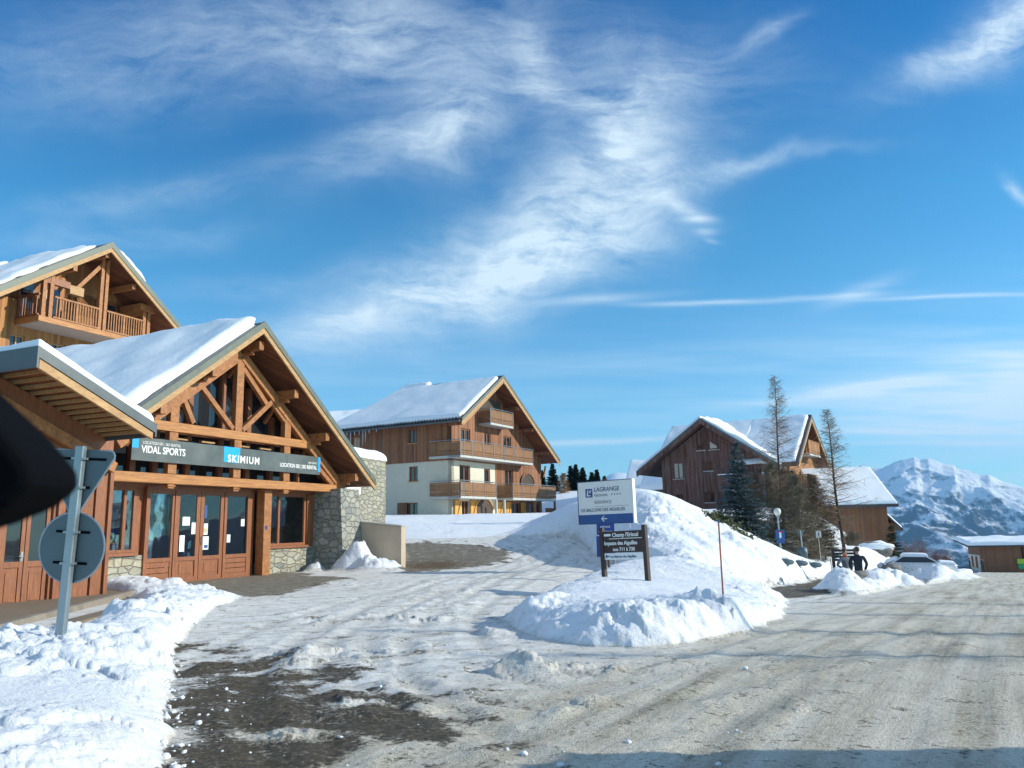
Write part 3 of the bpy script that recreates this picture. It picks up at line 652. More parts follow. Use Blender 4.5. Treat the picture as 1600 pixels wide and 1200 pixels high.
# far land: falls into the valley, then the massif across it
def far_land():
    pts = [(-2600, 800), (-1200, 790), (200, 800), (850, 792), (900, 775), (930, 757), (958, 737), (985, 742), (1010, 752), (1100, 748), (1200, 742), (1330, 737), (1345, 727), (1360, 732), (1380, 731), (1396, 722), (1412, 716), (1428, 713), (1437, 717),
           (1450, 715), (1458, 718), (1472, 723), (1490, 725), (1497, 731), (1515, 735), (1530, 741), (1545, 742), (1565, 753), (1600, 763), (1700, 785), (1900, 800), (3000, 810)]
    azk = []; ek = []
    for px, py in pts:
        d = ray(px, py); azk.append(math.atan2(d[0], 1)); ek.append(d[2] / math.hypot(d[0], 1))
    az = np.concatenate([np.linspace(R(-62), R(14), 150, endpoint=False), np.linspace(R(14), R(36), 420, endpoint=False), np.linspace(R(36), R(62), 60)])
    rr = np.concatenate([np.geomspace(380, 2300, 22, endpoint=False), np.linspace(2300, 6200, 300), np.geomspace(6230, 6600, 5)])
    AZ, RS = np.meshgrid(az, rr); X = np.sin(AZ) * RS; Y = np.cos(AZ) * RS
    e = np.interp(AZ, azk, ek); R0 = 5600.0; top = EYE + e * R0
    k = np.clip((RS - 2300) / (R0 - 2300), 0, 1); low = -430.0
    prof = low + (top - low) * (0.75 * k + 0.25 * k ** 2.2)
    def ridged(x, y, o=6, s=0):
        t_ = 0; a = 1.0; n = 0; pr = 1
        for i in range(o):
            v = 1 - np.abs(vnoise(x, y, s + 13 * i) * 2 - 1); v = v * v; t_ = t_ + a * v * pr; n += a; pr = np.clip(v * 1.4, 0, 1); a *= .52; x, y = x * 2.07 + 3, y * 2.07 - 5
        return t_ / n
    xw = X / 1000 + 0.25 * fbm(X / 700, Y / 700, 3, 8); yw = Y / 1000 + .25 * fbm(X / 700 + 5, Y / 700, 3, 9)
    rg = ridged(xw * 1.5 + yw * .25, yw * 0.9 - xw * .2, 6, 4)
    env = np.clip(np.sin(np.clip(k, 0, 1) * math.pi), 0, 1) ** 0.7
    Z = prof + env * (rg - 0.42) * 330 + (0.35 + .65 * env) * 38 * fbm(X / 130, Y / 130, 5, 14) * (RS > 2300)
    Z = np.where(RS > R0, np.minimum(Z, top - (RS - R0) * 0.35 + 12 * fbm(X / 90, Y / 90, 3, 3)), Z)
    Z = Z + 30 * fbm(X / 210, Y / 210, 5, 24) * sst(.55, .95, k) * (RS <= R0 + 60)
    nearz = base_z(np.sin(AZ) * 378, np.cos(AZ) * 378) - 4
    kk = np.clip((RS - 380) / 1900, 0, 1); Z = np.where(RS < 2300, nearz + (low - nearz) * kk ** 0.7, Z)
    nr, na = X.shape; idx = np.arange(nr * na).reshape(nr, na)
    Q = np.stack([idx[:-1, :-1], idx[:-1, 1:], idx[1:, 1:], idx[1:, :-1]], -1).reshape(-1, 4)[:, ::-1]
    m, w, b = new_mat('mountain_snow_rock'); g = w.add('ShaderNodeNewGeometry'); pos = g.outputs['Position']; x, y, z = w.sep(pos)
    nz = w.sep(g.outputs['Normal'])[2]
    n = w.noise(pos, 0.004, 9, 0.68, 0.5); n2 = w.noise(pos, 0.022, 8, 0.72); n3 = w.noise(pos, 0.09, 4, 0.6)
    hgt = w.rng(z, -330, 150)
    sv_ = w.math('ADD', w.math('MULTIPLY', hgt, 0.62), w.math('ADD', w.math('MULTIPLY', w.math('SUBTRACT', n, .5), 1.5), w.math('ADD', w.math('MULTIPLY', w.math('SUBTRACT', n2, .5), 1.0), w.math('MULTIPLY', w.math('SUBTRACT', nz, .78), 0.9))))
    sm = w.rng(sv_, 0.35, 0.60)
    col = w.mix(sm, w.ramp(n3, [(0.3, (0.018, 0.025, 0.024)), (0.7, (0.06, 0.062, 0.06))]), (0.84, 0.87, 0.91, 1))
    w.set(b, 'Base Color', col); b.inputs['Roughness'].default_value = 0.9; b.inputs['Specular IOR Level'].default_value = 0.1
    bump(w, b, w.math('ADD', n2, w.math('MULTIPLY', n3, .3)), 0.6, 14.0)
    o = np_mesh('mountain', np.stack([X, Y, Z], -1).reshape(-1, 3), Q, m); o['kind'] = 'structure'
far_land()
#BUILD#
# ================================================================== BUILDING KIT
def snow_slab(parent, name, c00, c10, c11, c01, T, nu=40, nv=24, seed=0, edge=0.16, ragged=0.10, amp=0.35, label=None, mat=None):
    """snow lying on a quad (c00..c01, local coordinates); closed, rounded at its rim"""
    c00, c10, c11, c01 = (np.array(c, float) for c in (c00, c10, c11, c01))
    u = np.linspace(0, 1, nu + 1); v = np.linspace(0, 1, nv + 1)
    # cluster samples at the rims so they round off
    cl = lambda a: 0.5 - 0.5 * np.cos(a * math.pi) if False else a + 0.12 * np.sin(2 * math.pi * (a)) * -1
    u = np.clip(cl(u), 0, 1); v = np.clip(cl(v), 0, 1)
    U, V = np.meshgrid(u, v)
    lu = np.linalg.norm(c10 - c00); lv = np.linalg.norm(c01 - c00)
    P = (c00 * ((1 - U) * (1 - V))[..., None] + c10 * (U * (1 - V))[..., None] + c11 * (U * V)[..., None] + c01 * ((1 - U) * V)[..., None])
    d = np.minimum(np.minimum(U, 1 - U) * lu, np.minimum(V, 1 - V) * lv)
    th = T * np.sqrt(np.clip(1 - (1 - np.clip(d / edge, 0, 1)) ** 2, 0, 1)) * (1 + amp * 2 * fbm(U * lu * .55 + seed, V * lv * .55, 4, seed)) + 0.012
    # ragged rim: pull rim samples inwards by noise
    cen = (c00 + c10 + c11 + c01) / 4; rim = (d < 1e-6)
    k = np.where(rim, ragged * np.clip(0.5 + 1.6 * fbm(U * lu * 1.3 + seed, V * lv * 1.3 + 4, 3, seed + 3), 0, 1), 0)[..., None]
    dirv = (cen - P); dirv /= (np.linalg.norm(dirv, axis=-1, keepdims=True) + 1e-9); P = P + dirv * k
    top = P.copy(); top[..., 2] += th
    bot = P.copy()
    nr, nc = U.shape; idx = np.arange(nr * nc).reshape(nr, nc); N = nr * nc
    Q = [np.stack([idx[:-1, :-1], idx[:-1, 1:], idx[1:, 1:], idx[1:, :-1]], -1).reshape(-1, 4)]
    Q.append(Q[0][:, ::-1] + N)
    ringi = np.concatenate([idx[0, :], idx[1:, -1], idx[-1, -2::-1], idx[-2:0:-1, 0]]); r2 = np.roll(ringi, -1)
    Q.append(np.stack([ringi + N, r2 + N, r2, ringi], -1))
    o = np_mesh(name, np.concatenate([top.reshape(-1, 3), bot.reshape(-1, 3)]), np.concatenate(Q), mat or M['snow'], parent)
    if label: o['label'] = label
    return o

def pt(side, a, d, z, c=0.0):
    """wall-local to thing-local. 'front' wall: a = x, outside is -y; 'left' wall: a = y, outside is -x; 'right' wall: outside is +x"""
    if side == 'front': return (a, c - d, z)
    if side == 'left': return (c - d, a, z)
    if side == 'right': return (c + d, a, z)
def wbox(mb, side, a0, a1, d0, d1, z0, z1, c=0.0):
    p, q = pt(side, a0, d0, z0, c), pt(side, a1, d1, z1, c)
    return mb.box(min(p[0], q[0]), max(p[0], q[0]), min(p[1], q[1]), max(p[1], q[1]), z0, z1)
def wall_holes(mb, side, a0, a1, z0, z1, holes, c=0.0, th=0.25, gable=None):
    """wall of thickness th inward with real openings; gable = [(a,z)...] polygon closing it on top"""
    xs = sorted({a0, a1, *[h[0] for h in holes], *[h[1] for h in holes]}); zs = sorted({z0, z1, *[h[2] for h in holes], *[h[3] for h in holes]})
    for i in range(len(xs) - 1):
        run = None
        for j in range(len(zs) - 1):
            cx, cz = (xs[i] + xs[i + 1]) / 2, (zs[j] + zs[j + 1]) / 2
            hole = any(h[0] < cx < h[1] and h[2] < cz < h[3] for h in holes)
            if not hole:
                run = (run[0], zs[j + 1]) if run else (zs[j], zs[j + 1])
            if hole or j == len(zs) - 2:
                if run: wbox(mb, side, xs[i], xs[i + 1], -th, 0, run[0], run[1], c); run = None
    if gable:
        if side == 'front': mb.prism_y(gable, c, c + th)
        else: mb.prism_x(gable, c, c + (th if side == 'left' else -th))
def window(parent, side, a0, a1, z0, z1, c=0.0, frame='red_wood', nm=1, nh=0, sill='trim', fw=0.07, rec=0.12, pane='pane', shutters=None, curtain=False, name='window'):
    f = MB(); d0, d1 = -rec - 0.05, -rec + 0.04
    wbox(f, side, a0, a1, d0, d1, z0, z0 + fw, c); wbox(f, side, a0, a1, d0, d1, z1 - fw, z1, c)
    wbox(f, side, a0, a0 + fw, d0, d1, z0 + fw, z1 - fw, c); wbox(f, side, a1 - fw, a1, d0, d1, z0 + fw, z1 - fw, c)
    for k in range(1, nm + 1):
        m_ = a0 + (a1 - a0) * k / (nm + 1); wbox(f, side, m_ - fw * .5, m_ + fw * .5, d0 + .005, d1 - .005, z0 + fw, z1 - fw, c)
    for k in range(1, nh + 1):
        m_ = z0 + (z1 - z0) * k / (nh + 1); wbox(f, side, a0 + fw, a1 - fw, d0 + .012, d1 - .012, m_ - .02, m_ + .02, c)
    o = f.build(name, M[frame], parent)
    wbox(MB2 := MB(), side, a0 + fw * .5, a1 - fw * .5, d0 + .015, d0 + .03, z0 + fw * .5, z1 - fw * .5, c); MB2.build('pane', M[pane], o)
    if curtain:
        wbox(MB3 := MB(), side, a0 + fw, a0 + (a1 - a0) * .45, d0 - .05, d0 - .03, z0 + fw, z1 - fw, c); MB3.build('curtain', M['curtain'], o)
    if sill: wbox(MB4 := MB(), side, a0 - .06, a1 + .06, -rec, 0.05, z0 - .07, z0 - .004, c); MB4.build('sill', M[sill], o)
    if shutters:
        w_ = (a1 - a0) / 2
        for s_, lo in (('l', a0 - w_ - .03), ('r', a1 + .03)):
            if s_ in shutters: wbox(MB5 := MB(), side, lo, lo + w_, 0.01, 0.05, z0 - .02, z1 + .02, c); MB5.build('shutter', M['shutter'], o)
    return o

def balcony(parent, x0, x1, y0, y1, zf, hr=1.08, slab=0.16, board=0.105, gap=0.02, sides='lr', mat='rail_wood', slab_mat='slab', cut=True, rail='galv', name='balcony'):
    """slab with a boarded railing on its front and open sides; front at y0 (outside), wall at y1"""
    b = MB(); b.box(x0, x1, y0, y1, zf - slab, zf); o = b.build(name, M[slab_mat], parent)
    r_ = MB(); z0, z1 = zf + 0.04, zf + hr - 0.10
    def run(p, q):
        p, q = np.array(p, float), np.array(q, float); L = np.linalg.norm(q - p); n = max(1, int(L / (board + gap))); d = (q - p) / L; nn = np.array([-d[1], d[0]]) * .012
        def bd(c, hw, za, zb):
            a, e = c - d * hw, c + d * hw
            r_.add([(*(a - nn), za), (*(e - nn), za), (*(e + nn), za), (*(a + nn), za), (*(a - nn), zb), (*(e - nn), zb), (*(e + nn), zb), (*(a + nn), zb)],
                   [(0, 3, 2, 1), (4, 5, 6, 7), (0, 1, 5, 4), (1, 2, 6, 5), (2, 3, 7, 6), (3, 0, 4, 7)])
        for i in range(n):
            c = p + d * (L * (i + .5) / n); hw = (L / n - gap) / 2
            if cut:
                h = z1 - z0
                for fa, fb, k in ((0, .10, 1), (.10, .17, .6), (.17, .27, 1), (.27, .36, .45), (.36, .88, 1), (.88, .93, .65), (.93, 1, 1)): bd(c, hw * k, z0 + fa * h, z0 + fb * h)
            else: bd(c, hw, z0, z1)
        for zz in (z0 + (z1 - z0) * .12, z0 + (z1 - z0) * .82):
            bd_ = (p + q) / 2 - np.array([-d[1], d[0]]) * -.03
            a, e = p + np.array([-d[1], d[0]]) * .032, q + np.array([-d[1], d[0]]) * .032
            r_.beam((*a, zz), (*e, zz), .035, .06)
    e_ = 0.03
    run((x0 + e_, y0 + e_), (x1 - e_, y0 + e_))
    if 'l' in sides: run((x0 + e_, y1 - .02), (x0 + e_, y0 + e_ + .03))
    if 'r' in sides: run((x1 - e_, y0 + e_ + .03), (x1 - e_, y1 - .02))
    r_.build('railing', M[mat], o)
    h_ = MB(); zt = zf + hr
    h_.tube([(x0 + e_, y0 + e_, zt), (x1 - e_, y0 + e_, zt)], .026, 6)
    if 'l' in sides: h_.tube([(x0 + e_, y0 + e_, zt), (x0 + e_, y1, zt)], .026, 6)
    if 'r' in sides: h_.tube([(x1 - e_, y0 + e_, zt), (x1 - e_, y1, zt)], .026, 6)
    n = max(1, int((x1 - x0) / 1.4))
    for i in range(n + 1):
        x = x0 + e_ + (x1 - x0 - 2 * e_) * i / n; h_.box(x - .02, x + .02, y0 - .012, y0 + .012, zf - .1, zt)
    h_.build('handrail', M[rail], o)
    return o
def picket_rail(parent, x0, x1, y, zf, hr=1.05, mat='beam', step=.14):
    o = MB(); o.beam((x0, y, zf + hr), (x1, y, zf + hr), .09, .08); o.beam((x0, y, zf + .12), (x1, y, zf + .12), .06, .07)
    n = int((x1 - x0) / step)
    for i in range(1, n): x = x0 + (x1 - x0) * i / n; k = .026 if i != n // 2 else .05; o.box(x - k, x + k, y - .02, y + .02, zf + (.10 if k > .03 else .16), zf + hr - .04)
    return o.build('railing', M[mat], parent)

def roof(parent, xa, za, xl, zl, xr, zr, y0, y1, th=0.16, cover=0.10, under='soffit', edge='metal_grey', barge='trim', bh=0.26, bt=0.05, covmat='metal_grey', name='roof', trim=0.16):
    """two-pitch roof: boarded deck, covering, barge boards and metal verge on the gable at y0"""
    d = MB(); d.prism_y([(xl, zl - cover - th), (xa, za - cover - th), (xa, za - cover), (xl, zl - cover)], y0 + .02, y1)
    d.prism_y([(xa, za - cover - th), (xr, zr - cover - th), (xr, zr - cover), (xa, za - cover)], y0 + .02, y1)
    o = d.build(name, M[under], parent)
    c = MB(); c.prism_y([(xl, zl - cover + .003), (xa, za - cover + .003), (xa, za), (xl, zl)], y0, y1); c.prism_y([(xa, za - cover + .003), (xr, zr - cover + .003), (xr, zr), (xa, za)], y0, y1)
    c.build('roof_covering', M[covmat], o)
    # proud verge strip
    v = MB()
    v.prism_y([(xl, zl - trim), (xa, za - trim), (xa, za + .03), (xl, zl + .03)], y0 - bt - .03, y0 - .003); v.prism_y([(xa, za - trim), (xr, zr - trim), (xr, zr + .03), (xa, za + .03)], y0 - bt - .03, y0 - .003)
    v.build('verge_flashing', M[edge], o)
    b = MB()
    b.prism_y([(xl, zl - trim - bh), (xa, za - trim - bh), (xa, za - trim - .004), (xl, zl - trim - .004)], y0 - bt, y0 + .015); b.prism_y([(xa, za - trim - bh), (xr, zr - trim - bh), (xr, zr - trim - .004), (xa, za - trim - .004)], y0 - bt, y0 + .015)
    b.build('barge_board', M[barge], o)
    return o
AZS = R(23.5); SHOP = on(222, 915, 0.0)

# ================================================================== SKI SHOP
def ski_shop():
    g = thing('ski_shop', 'timber ski rental shop with a glazed entrance, open roof truss and a long grey sign', 'shop', SHOP, R(90) - AZS)
    # stone base and buttress
    b = MB(); b.box(-1.95, -0.06, 0.0, 0.35, -0.4, 0.88); b.build('stone_base', M['stone'], g)
    b = MB(); b.box(5.12, 8.3, 0.0, 0.35, -0.4, 0.90); b.build('stone_base', M['stone'], g)
    b = MB()
    b.add([(7.96, -1.42, -.5), (9.62, -1.42, -.5), (9.62, .7, -.5), (7.86, .7, -.5), (8.02, -1.16, 3.06), (9.22, -1.16, 3.06), (9.22, .7, 3.06), (8.02, .7, 3.06)],
          [(0, 3, 2, 1), (4, 5, 6, 7), (0, 1, 5, 4), (1, 2, 6, 5), (2, 3, 7, 6), (3, 0, 4, 7)])
    b.build('buttress', M['stone_grey'], g)
    # timber walls: outer skin round the openings, gable glazing bays
    w = MB()
    w.box(-0.06, 0.03, -.06, .28, -.3, 2.92); w.box(-2.2, -1.72, .02, .3, .88, 2.92); w.box(4.40, 4.62, .02, .3, -.3, 2.92)
    w.box(-.30, -.06, .1, .5, .88, 2.92); w.box(7.55, 7.95, .02, .3, .9, 2.92); w.box(5.02, 5.24, .02, .3, .9, 2.92)
    w.box(-2.2, 8.0, .02, .3, 2.86, 3.25)
    for x in (-.6, .22, 1.5, 2.92, 4.2, 5.42, 6.9): w.box(x - .1, x + .1, .0, .22, 3.25, max(3.3, 7.75 - abs(x - 2.9) * .735 - .3))
    w.box(-1.2, 7.2, .01, .2, 4.55, 4.72)
    w.build('timber_frame', M['red_wood'], g)
    gl = MB(); gl.prism_y([(-2.6, 3.0), (8.4, 3.0), (8.6, 3.3), (2.9, 7.55), (-2.8, 3.35)], .14, .16); gl.build('gable_glazing', M['pane'], g)
    # interior behind the glass
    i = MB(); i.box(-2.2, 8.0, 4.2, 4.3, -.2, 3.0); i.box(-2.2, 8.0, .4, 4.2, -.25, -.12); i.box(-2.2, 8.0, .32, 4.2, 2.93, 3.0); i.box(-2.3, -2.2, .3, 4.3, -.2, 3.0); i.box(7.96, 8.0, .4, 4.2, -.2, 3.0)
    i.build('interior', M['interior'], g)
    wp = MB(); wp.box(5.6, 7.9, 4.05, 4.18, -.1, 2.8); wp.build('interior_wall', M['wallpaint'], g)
    body = MB(); body.box(8.02, 8.3, .4, 11.0, -.3, 4.0); body.box(-2.6, -2.35, .3, 11, -.3, 4.2); body.prism_y([(-2.6, -.3), (8.3, -.3), (8.3, 4.0), (2.9, 7.6), (-2.6, 3.6)], 10.8, 11.0); body.build('wall', M['clad_gold'], g)
    # entrance: four glazed leaves
    edges = [(0.04, 1.06), (1.12, 2.12), (2.14, 3.16), (3.22, 4.38)]
    ent = MB(); ent.box(.03, 4.40, -.02, .16, 2.79, 2.92); ent.box(1.06, 1.12, -.03, .14, -.05, 2.79); ent.box(3.16, 3.22, -.03, .14, -.05, 2.79); ent.box(.03, 4.4, -.05, .14, -.12, .03)
    e = ent.build('entrance_frame', M['red_wood'], g)
    for k, (a, c) in enumerate(edges):
        fw = .15 if k in (1, 2) else .09
        d = MB(); d.box(a, a + fw, .0, .07, .03, 2.79); d.box(c - fw, c, .0, .07, .03, 2.79); d.box(a + fw, c - fw, .0, .07, 2.79 - .11, 2.79); d.box(a + fw, c - fw, .0, .07, .03, .15); d.box(a + fw, c - fw, .0, .07, .64, .76)
        if k in (1, 2):
            d.box(a + fw, c - fw, .035, .055, .15, .64); d.box(a + fw + .09, c - fw - .09, .02, .05, .24, .55)
        else:
            for q in range(3): d.box(a + fw, c - fw, .02 + .004 * (q % 2), .055, .155 + .163 * q, .15 + .163 * (q + 1) - .012)
        o = d.build('door', M['red_wood'], g, bevel=.004)
        p = MB(); p.box(a + fw - .01, c - fw + .01, .03, .04, .75, 2.69); p.build('pane', M['glass'], o)
        if k == 2:
            h = MB(); h.tube([(a + .07, -.055, 1.12), (a + .07, -.055, 1.38)], .014, 8); h.tube([(a + .07, -.055, 1.15), (a + .07, .0, 1.15)], .01, 6); h.tube([(a + .07, -.055, 1.35), (a + .07, .0, 1.35)], .01, 6); h.build('handle', M['galv'], o)
    # notices stuck on the glass
    for x, z, w_, h_, mt in ((1.42, 1.72, .30, .27, 'white'), (1.80, 1.45, .25, .36, 'white'), (1.34, .92, .20, .5, 'board_white'), (2.33, 1.95, .10, .42, 'blue'), (2.32, 1.42, .17, .36, 'board_white'), (2.31, .95, .24, .42, 'board_white'), (2.33, 1.5, .13, .13, 'yellow_p'),
                         (4.0, 1.68, .17, .24, 'white'), (3.36, 1.15, .16, .26, 'board_white'), (2.36, 1.0, .16, .1, 'blue')):
        n = MB(); yy = .018 if mt in ('yellow_p',) or (w_, h_) == (.16, .1) else .022; n.box(x, x + w_, yy, yy + .003, z, z + h_); n.build('notice', M[mt], g)
    n = MB(); n.box(4.72, 4.84, -.405, -.40, 1.55, 1.68); n.build('door_number', M['blue_deep'], g)
    # windows either side
    for a, c, mx in ((-1.70, -.32, -.72), (5.26, 7.52, 5.98)):
        zz = .96
        f = MB(); f.box(a, a + .10, .06, .16, zz, 2.86); f.box(c - .10, c, .06, .16, zz, 2.86); f.box(a + .1, c - .1, .06, .16, 2.74, 2.86); f.box(a + .1, c - .1, .06, .16, zz, zz + .09); f.box(mx - .05, mx + .05, .05, .17, zz + .09, 2.74)
        o = f.build('window', M['red_wood'], g, bevel=.004)
        p = MB(); p.box(a + .08, c - .08, .10, .112, zz + .05, 2.78); p.build('pane', M['glass'], o)
        s = MB(); s.box(a - .1, c + .02, -.10, .12, zz - .09, zz - .003); s.build('sill', M['red_wood'], o, bevel=.006)
    # posts, beams and truss, standing 0.6 m in front of the glazing
    y0, y1 = -.72, -.48
    b = MB(); b.box(4.66, 5.04, -.4, -.05, -.2, 2.93); b.box(4.74, 4.96, -.38, -.07, 2.9, 2.95); b.build('post', M['beam'], g, bevel=.015)
    b = MB(); b.box(-2.3, 8.95, y0, y1, 2.94, 3.23); b.build('lower_beam', M['beam_x'], g, bevel=.02)
    b = MB(); b.box(-1.15, 6.95, y0 - .02, y1 + .02, 4.50, 4.79); b.build('tie_beam', M['beam_x'], g, bevel=.02)
    for x in (.22, 2.93, 5.42):
        b = MB(); top = 7.30 - abs(x - 2.93) * .735; b.box(x - .165, x + .165, y0 + .02, y1 - .02, 3.24, 4.495); b.box(x - .165, x + .165, y0 + .02, y1 - .02, 4.795, top)
        b.box(x - .12, x + .12, y0 + .03, y1 - .03, 2.80, 2.935); b.box(x - .16, x + .16, y0 + .0, y1 - .0, 2.86, 2.90)
        b.build('truss_post', M['beam'], g, bevel=.012)
    t = 7.42
    b = MB(); b.beam((2.93, -.6, t), (-1.75, -.6, t - 4.68 * .735), .25, .34); b.build('rafter', M['beam'], g, bevel=.015)
    b = MB(); b.beam((2.93, -.6, t), (8.85, -.6, t - 5.92 * .735), .25, .34); b.build('rafter', M['beam'], g, bevel=.015)
    for p, q in (((2.72, 4.85), (1.28, 6.05)), ((3.16, 4.85), (4.58, 6.02)), ((.35, 5.95), (1.0, 4.85)), ((5.5, 5.25), (4.62, 5.95)), ((3.1, 6.95), (4.35, 5.85)), ((7.2, 3.9), (8.2, 3.22)), ((6.9, 4.45), (8.5, 3.2))):
        b = MB(); b.beam((p[0], -.6, p[1]), (q[0], -.6, q[1]), .16, .17); b.build('brace', M['beam'], g, bevel=.01)
    for k, x in enumerate((-.55, .75, 1.9, 3.5, 4.6)):
        b = MB(); b.box(x - .28, x + .28, -.42, -.30, 4.32, 4.38); b.build('light_fitting' if k == 4 else 'cross_batten', M['trim'], g)
    # purlins carrying the overhang
    for x, z in ((3.07, 7.86), (4.95, 6.38), (6.80, 5.0), (8.72, 3.58), (1.03, 6.50), (-.88, 5.08)):
        z = 8.4 - abs(x - 2.9) * .735 - .62
        b = MB(); b.box(x - .11, x + .11, -1.42, .3, z - .14, z + .16); b.box(x - .085, x + .085, -1.05, .3, z - .27, z - .145); b.build('purlin', M['beam'], g, bevel=.015)
        b = MB(); b.beam((x, -.55, z - .30), (x + .0, .0, z - .95), .1, .1); b.build('bracket', M['beam'], g)
    ro = roof(g, 2.9, 8.42, -3.9, 3.42, 9.7, 3.42, -1.6, 11.1, th=.14, cover=.09, edge='metal_green', bh=.20, trim=.20)
    snow_slab(g, 'roof_snow', (2.78, -1.46, 8.34), (2.86, 11.0, 8.4), (-3.9, 11.0, 3.45), (-3.9, -1.30, 3.45), .34, 60, 40, 3, edge=.35, ragged=.16, amp=.5)
    snow_slab(g, 'roof_snow', (2.98, -1.15, 8.36), (9.62, -1.56, 3.48), (9.62, 11.0, 3.48), (3.0, 11.0, 8.36), .20, 40, 40, 5, edge=.30, ragged=.2, amp=.8)
    # shop sign
    s = thing('shop_sign', 'long grey fascia sign reading SKIMIUM with blue squares, fixed across the shop front', 'sign', SHOP, R(90) - AZS)
    for k, (a, c) in enumerate(((-1.36, .43), (.435, 2.05), (2.055, 5.3), (5.305, 7.2))):
        b = MB(); b.box(a, c, -.80, -.745, 3.55, 4.22); b.build('sign_panel', M['sign_grey'], s, bevel=.004)
    b = MB(); b.box(2.19, 2.92, -.806, -.8, 3.72, 4.22); b.build('logo_square', M['cyan'], s)
    b = MB(); b.box(-1.36, -1.14, -.806, -.8, 3.9, 4.2); b.build('blue_corner', M['cyan'], s)
    b = MB(); b.box(7.06, 7.2, -.806, -.8, 3.66, 4.2); b.build('blue_corner', M['cyan'], s)
    text('VIDAL SPORTS', M['letter'], s, (-1.03, -.805, 3.73), .29, sx=.86, bold=.006)
    text('LOCATION SKI - SKI RENTAL', M['letter'], s, (-1.0, -.805, 4.01), .12, sx=.9)
    text('SKIMIUM', M['letter'], s, (2.36, -.81, 3.67), .33, sx=1.0, bold=.008, spc=1.22)
    text('LOCATION SKI | SKI RENTAL', M['letter'], s, (6.99, -.805, 3.70), .19, sx=.85, align='RIGHT', bold=.004)
    text('VIDAL SPORTS', M['letter'], s, (6.99, -.805, 3.92), .09, sx=.9, align='RIGHT')
    return g
ski_shop()
def shop_frame_pt(s, y, z):   # shop-local to world
    a = R(90) - AZS; return (SHOP[0] + s * math.cos(a) - y * math.sin(a), SHOP[1] + s * math.sin(a) + y * math.cos(a), SHOP[2] + z)
SR = R(90) - AZS
# goods standing inside the window
for (sx_, yy, colr, hh, lbl) in ((.55, 1.1, 'green_p', 1.0, 'green ski pole leaning inside the left glazed door'), (.82, 1.2, 'pink_p', 1.25, 'pink ski pole leaning inside the left glazed door')):
    o = thing('ski_pole', lbl, 'ski pole', shop_frame_pt(sx_, yy, .0), SR, 'ski poles inside the shop window')
    b = MB(); b.tube([(0, 0, 0), (.05, .05, hh + .45)], .012, 8); b.build('shaft', M[colr], o)
    b = MB(); b.tube([(.04, .045, hh + .33), (.052, .052, hh + .47)], .022, 8); b.build('grip', M['white'], o)
    b = MB(); b.lathe([(.01, .0), (.05, .01), (.01, .02)], 10, (.003, .003, .08)); b.build('basket', M['black'], o)
o = thing('display_figure', 'ski helmet on a dark stand inside the left shop window', 'display stand', shop_frame_pt(-1.35, .7, .9), SR)
b = MB(); b.lathe([(.02, 0), (.16, .02), (.17, .55), (.10, .7), (.05, .72)], 14); b.build('stand', M['jacket_grey'], o, smooth=True)
b = MB(); b.lathe([(.12, .70), (.155, .75), (.15, .86), (.10, .94), (.02, .97)], 16); b.build('helmet', M['white'], o, smooth=True)
o = thing('showroom_board', 'tall pale yellow board standing inside the left shop window', 'board', shop_frame_pt(-.98, .9, .75), SR)
b = MB(); b.box(-.14, .14, -.02, .02, 0, 1.6); b.build('panel', M['yellow_p'], o); b = MB(); b.box(-.18, .18, -.1, .1, -.02, .0); b.build('foot', M['black'], o)
o = thing('ski_pair', 'red skis leaning upright inside the left shop window', 'skis', shop_frame_pt(-.6, .9, .6), SR)
for k in (0, 1): b = MB(); b.beam((k * .1, 0, 0), (k * .1 + .05, .15, 1.7), .08, .02, (0, 1, 0)); b.build('ski', M['red' if k else 'black'], o)
for k_, sx_ in enumerate((.3, 1.5, 2.7)):
    o = thing('display_shelf', 'shop shelf of boots deep inside, behind the ' + ('leftmost glazed leaf', 'two middle glazed leaves', 'right glazed leaf') [k_], 'shelf', shop_frame_pt(sx_ + .5, 2.6, -.1), SR, 'display shelves inside the shop')
    b = MB()
    for z_ in (.3, .8, 1.3, 1.8): b.box(-.5, .5, -.18, .18, z_, z_ + .03)
    b.box(-.52, -.5, -.18, .18, 0, 2.0); b.box(.5, .52, -.18, .18, 0, 2.0); b.build('rack', M['trim'], o)
    for q_ in range(12):
        z_ = (.33, .83, 1.33)[q_ % 3]; x_ = -.4 + .22 * (q_ // 3); b = MB(); b.box(x_, x_ + .11, -.14, .14, z_, z_ + .10); b.box(x_, x_ + .11, .0, .14, z_ + .1, z_ + .28); b.build('boot', M[('white', 'red', 'board_white', 'blue', 'lime')[(q_ * 3 + k_) % 5]], o, bevel=.02)
o = thing('picture_frame', 'dark framed picture hanging on the wall inside the right shop window', 'picture', shop_frame_pt(6.7, 4.02, 1.75), SR)
b = MB(); b.box(-.45, .45, -.03, 0, 0, .6); b.build('frame', M['black'], o); b = MB(); b.box(-.38, .38, -.036, -.031, .07, .53); b.build('print', M['ink'], o)
for k, xx in enumerate((5.7, 6.9)):
    o = thing('chair', ('dark chair behind the mullion of the right shop window', 'dark chair at the far end behind the right shop window')[k], 'chair', shop_frame_pt(xx, 2.2, -.1), SR + k * .8, 'chairs inside the shop')
    b = MB(); b.box(-.22, .22, -.22, .22, .42, .47); b.build('seat', M['black'], o); b = MB(); b.box(-.22, .22, .19, .22, .5, .98); b.build('backrest', M['black'], o)
    for a in (-.19, .19):
        for c in (-.19, .19): b = MB(); b.box(a - .02, a + .02, c - .02, c + .02, 0, .42); b.build('leg', M['galv'], o)

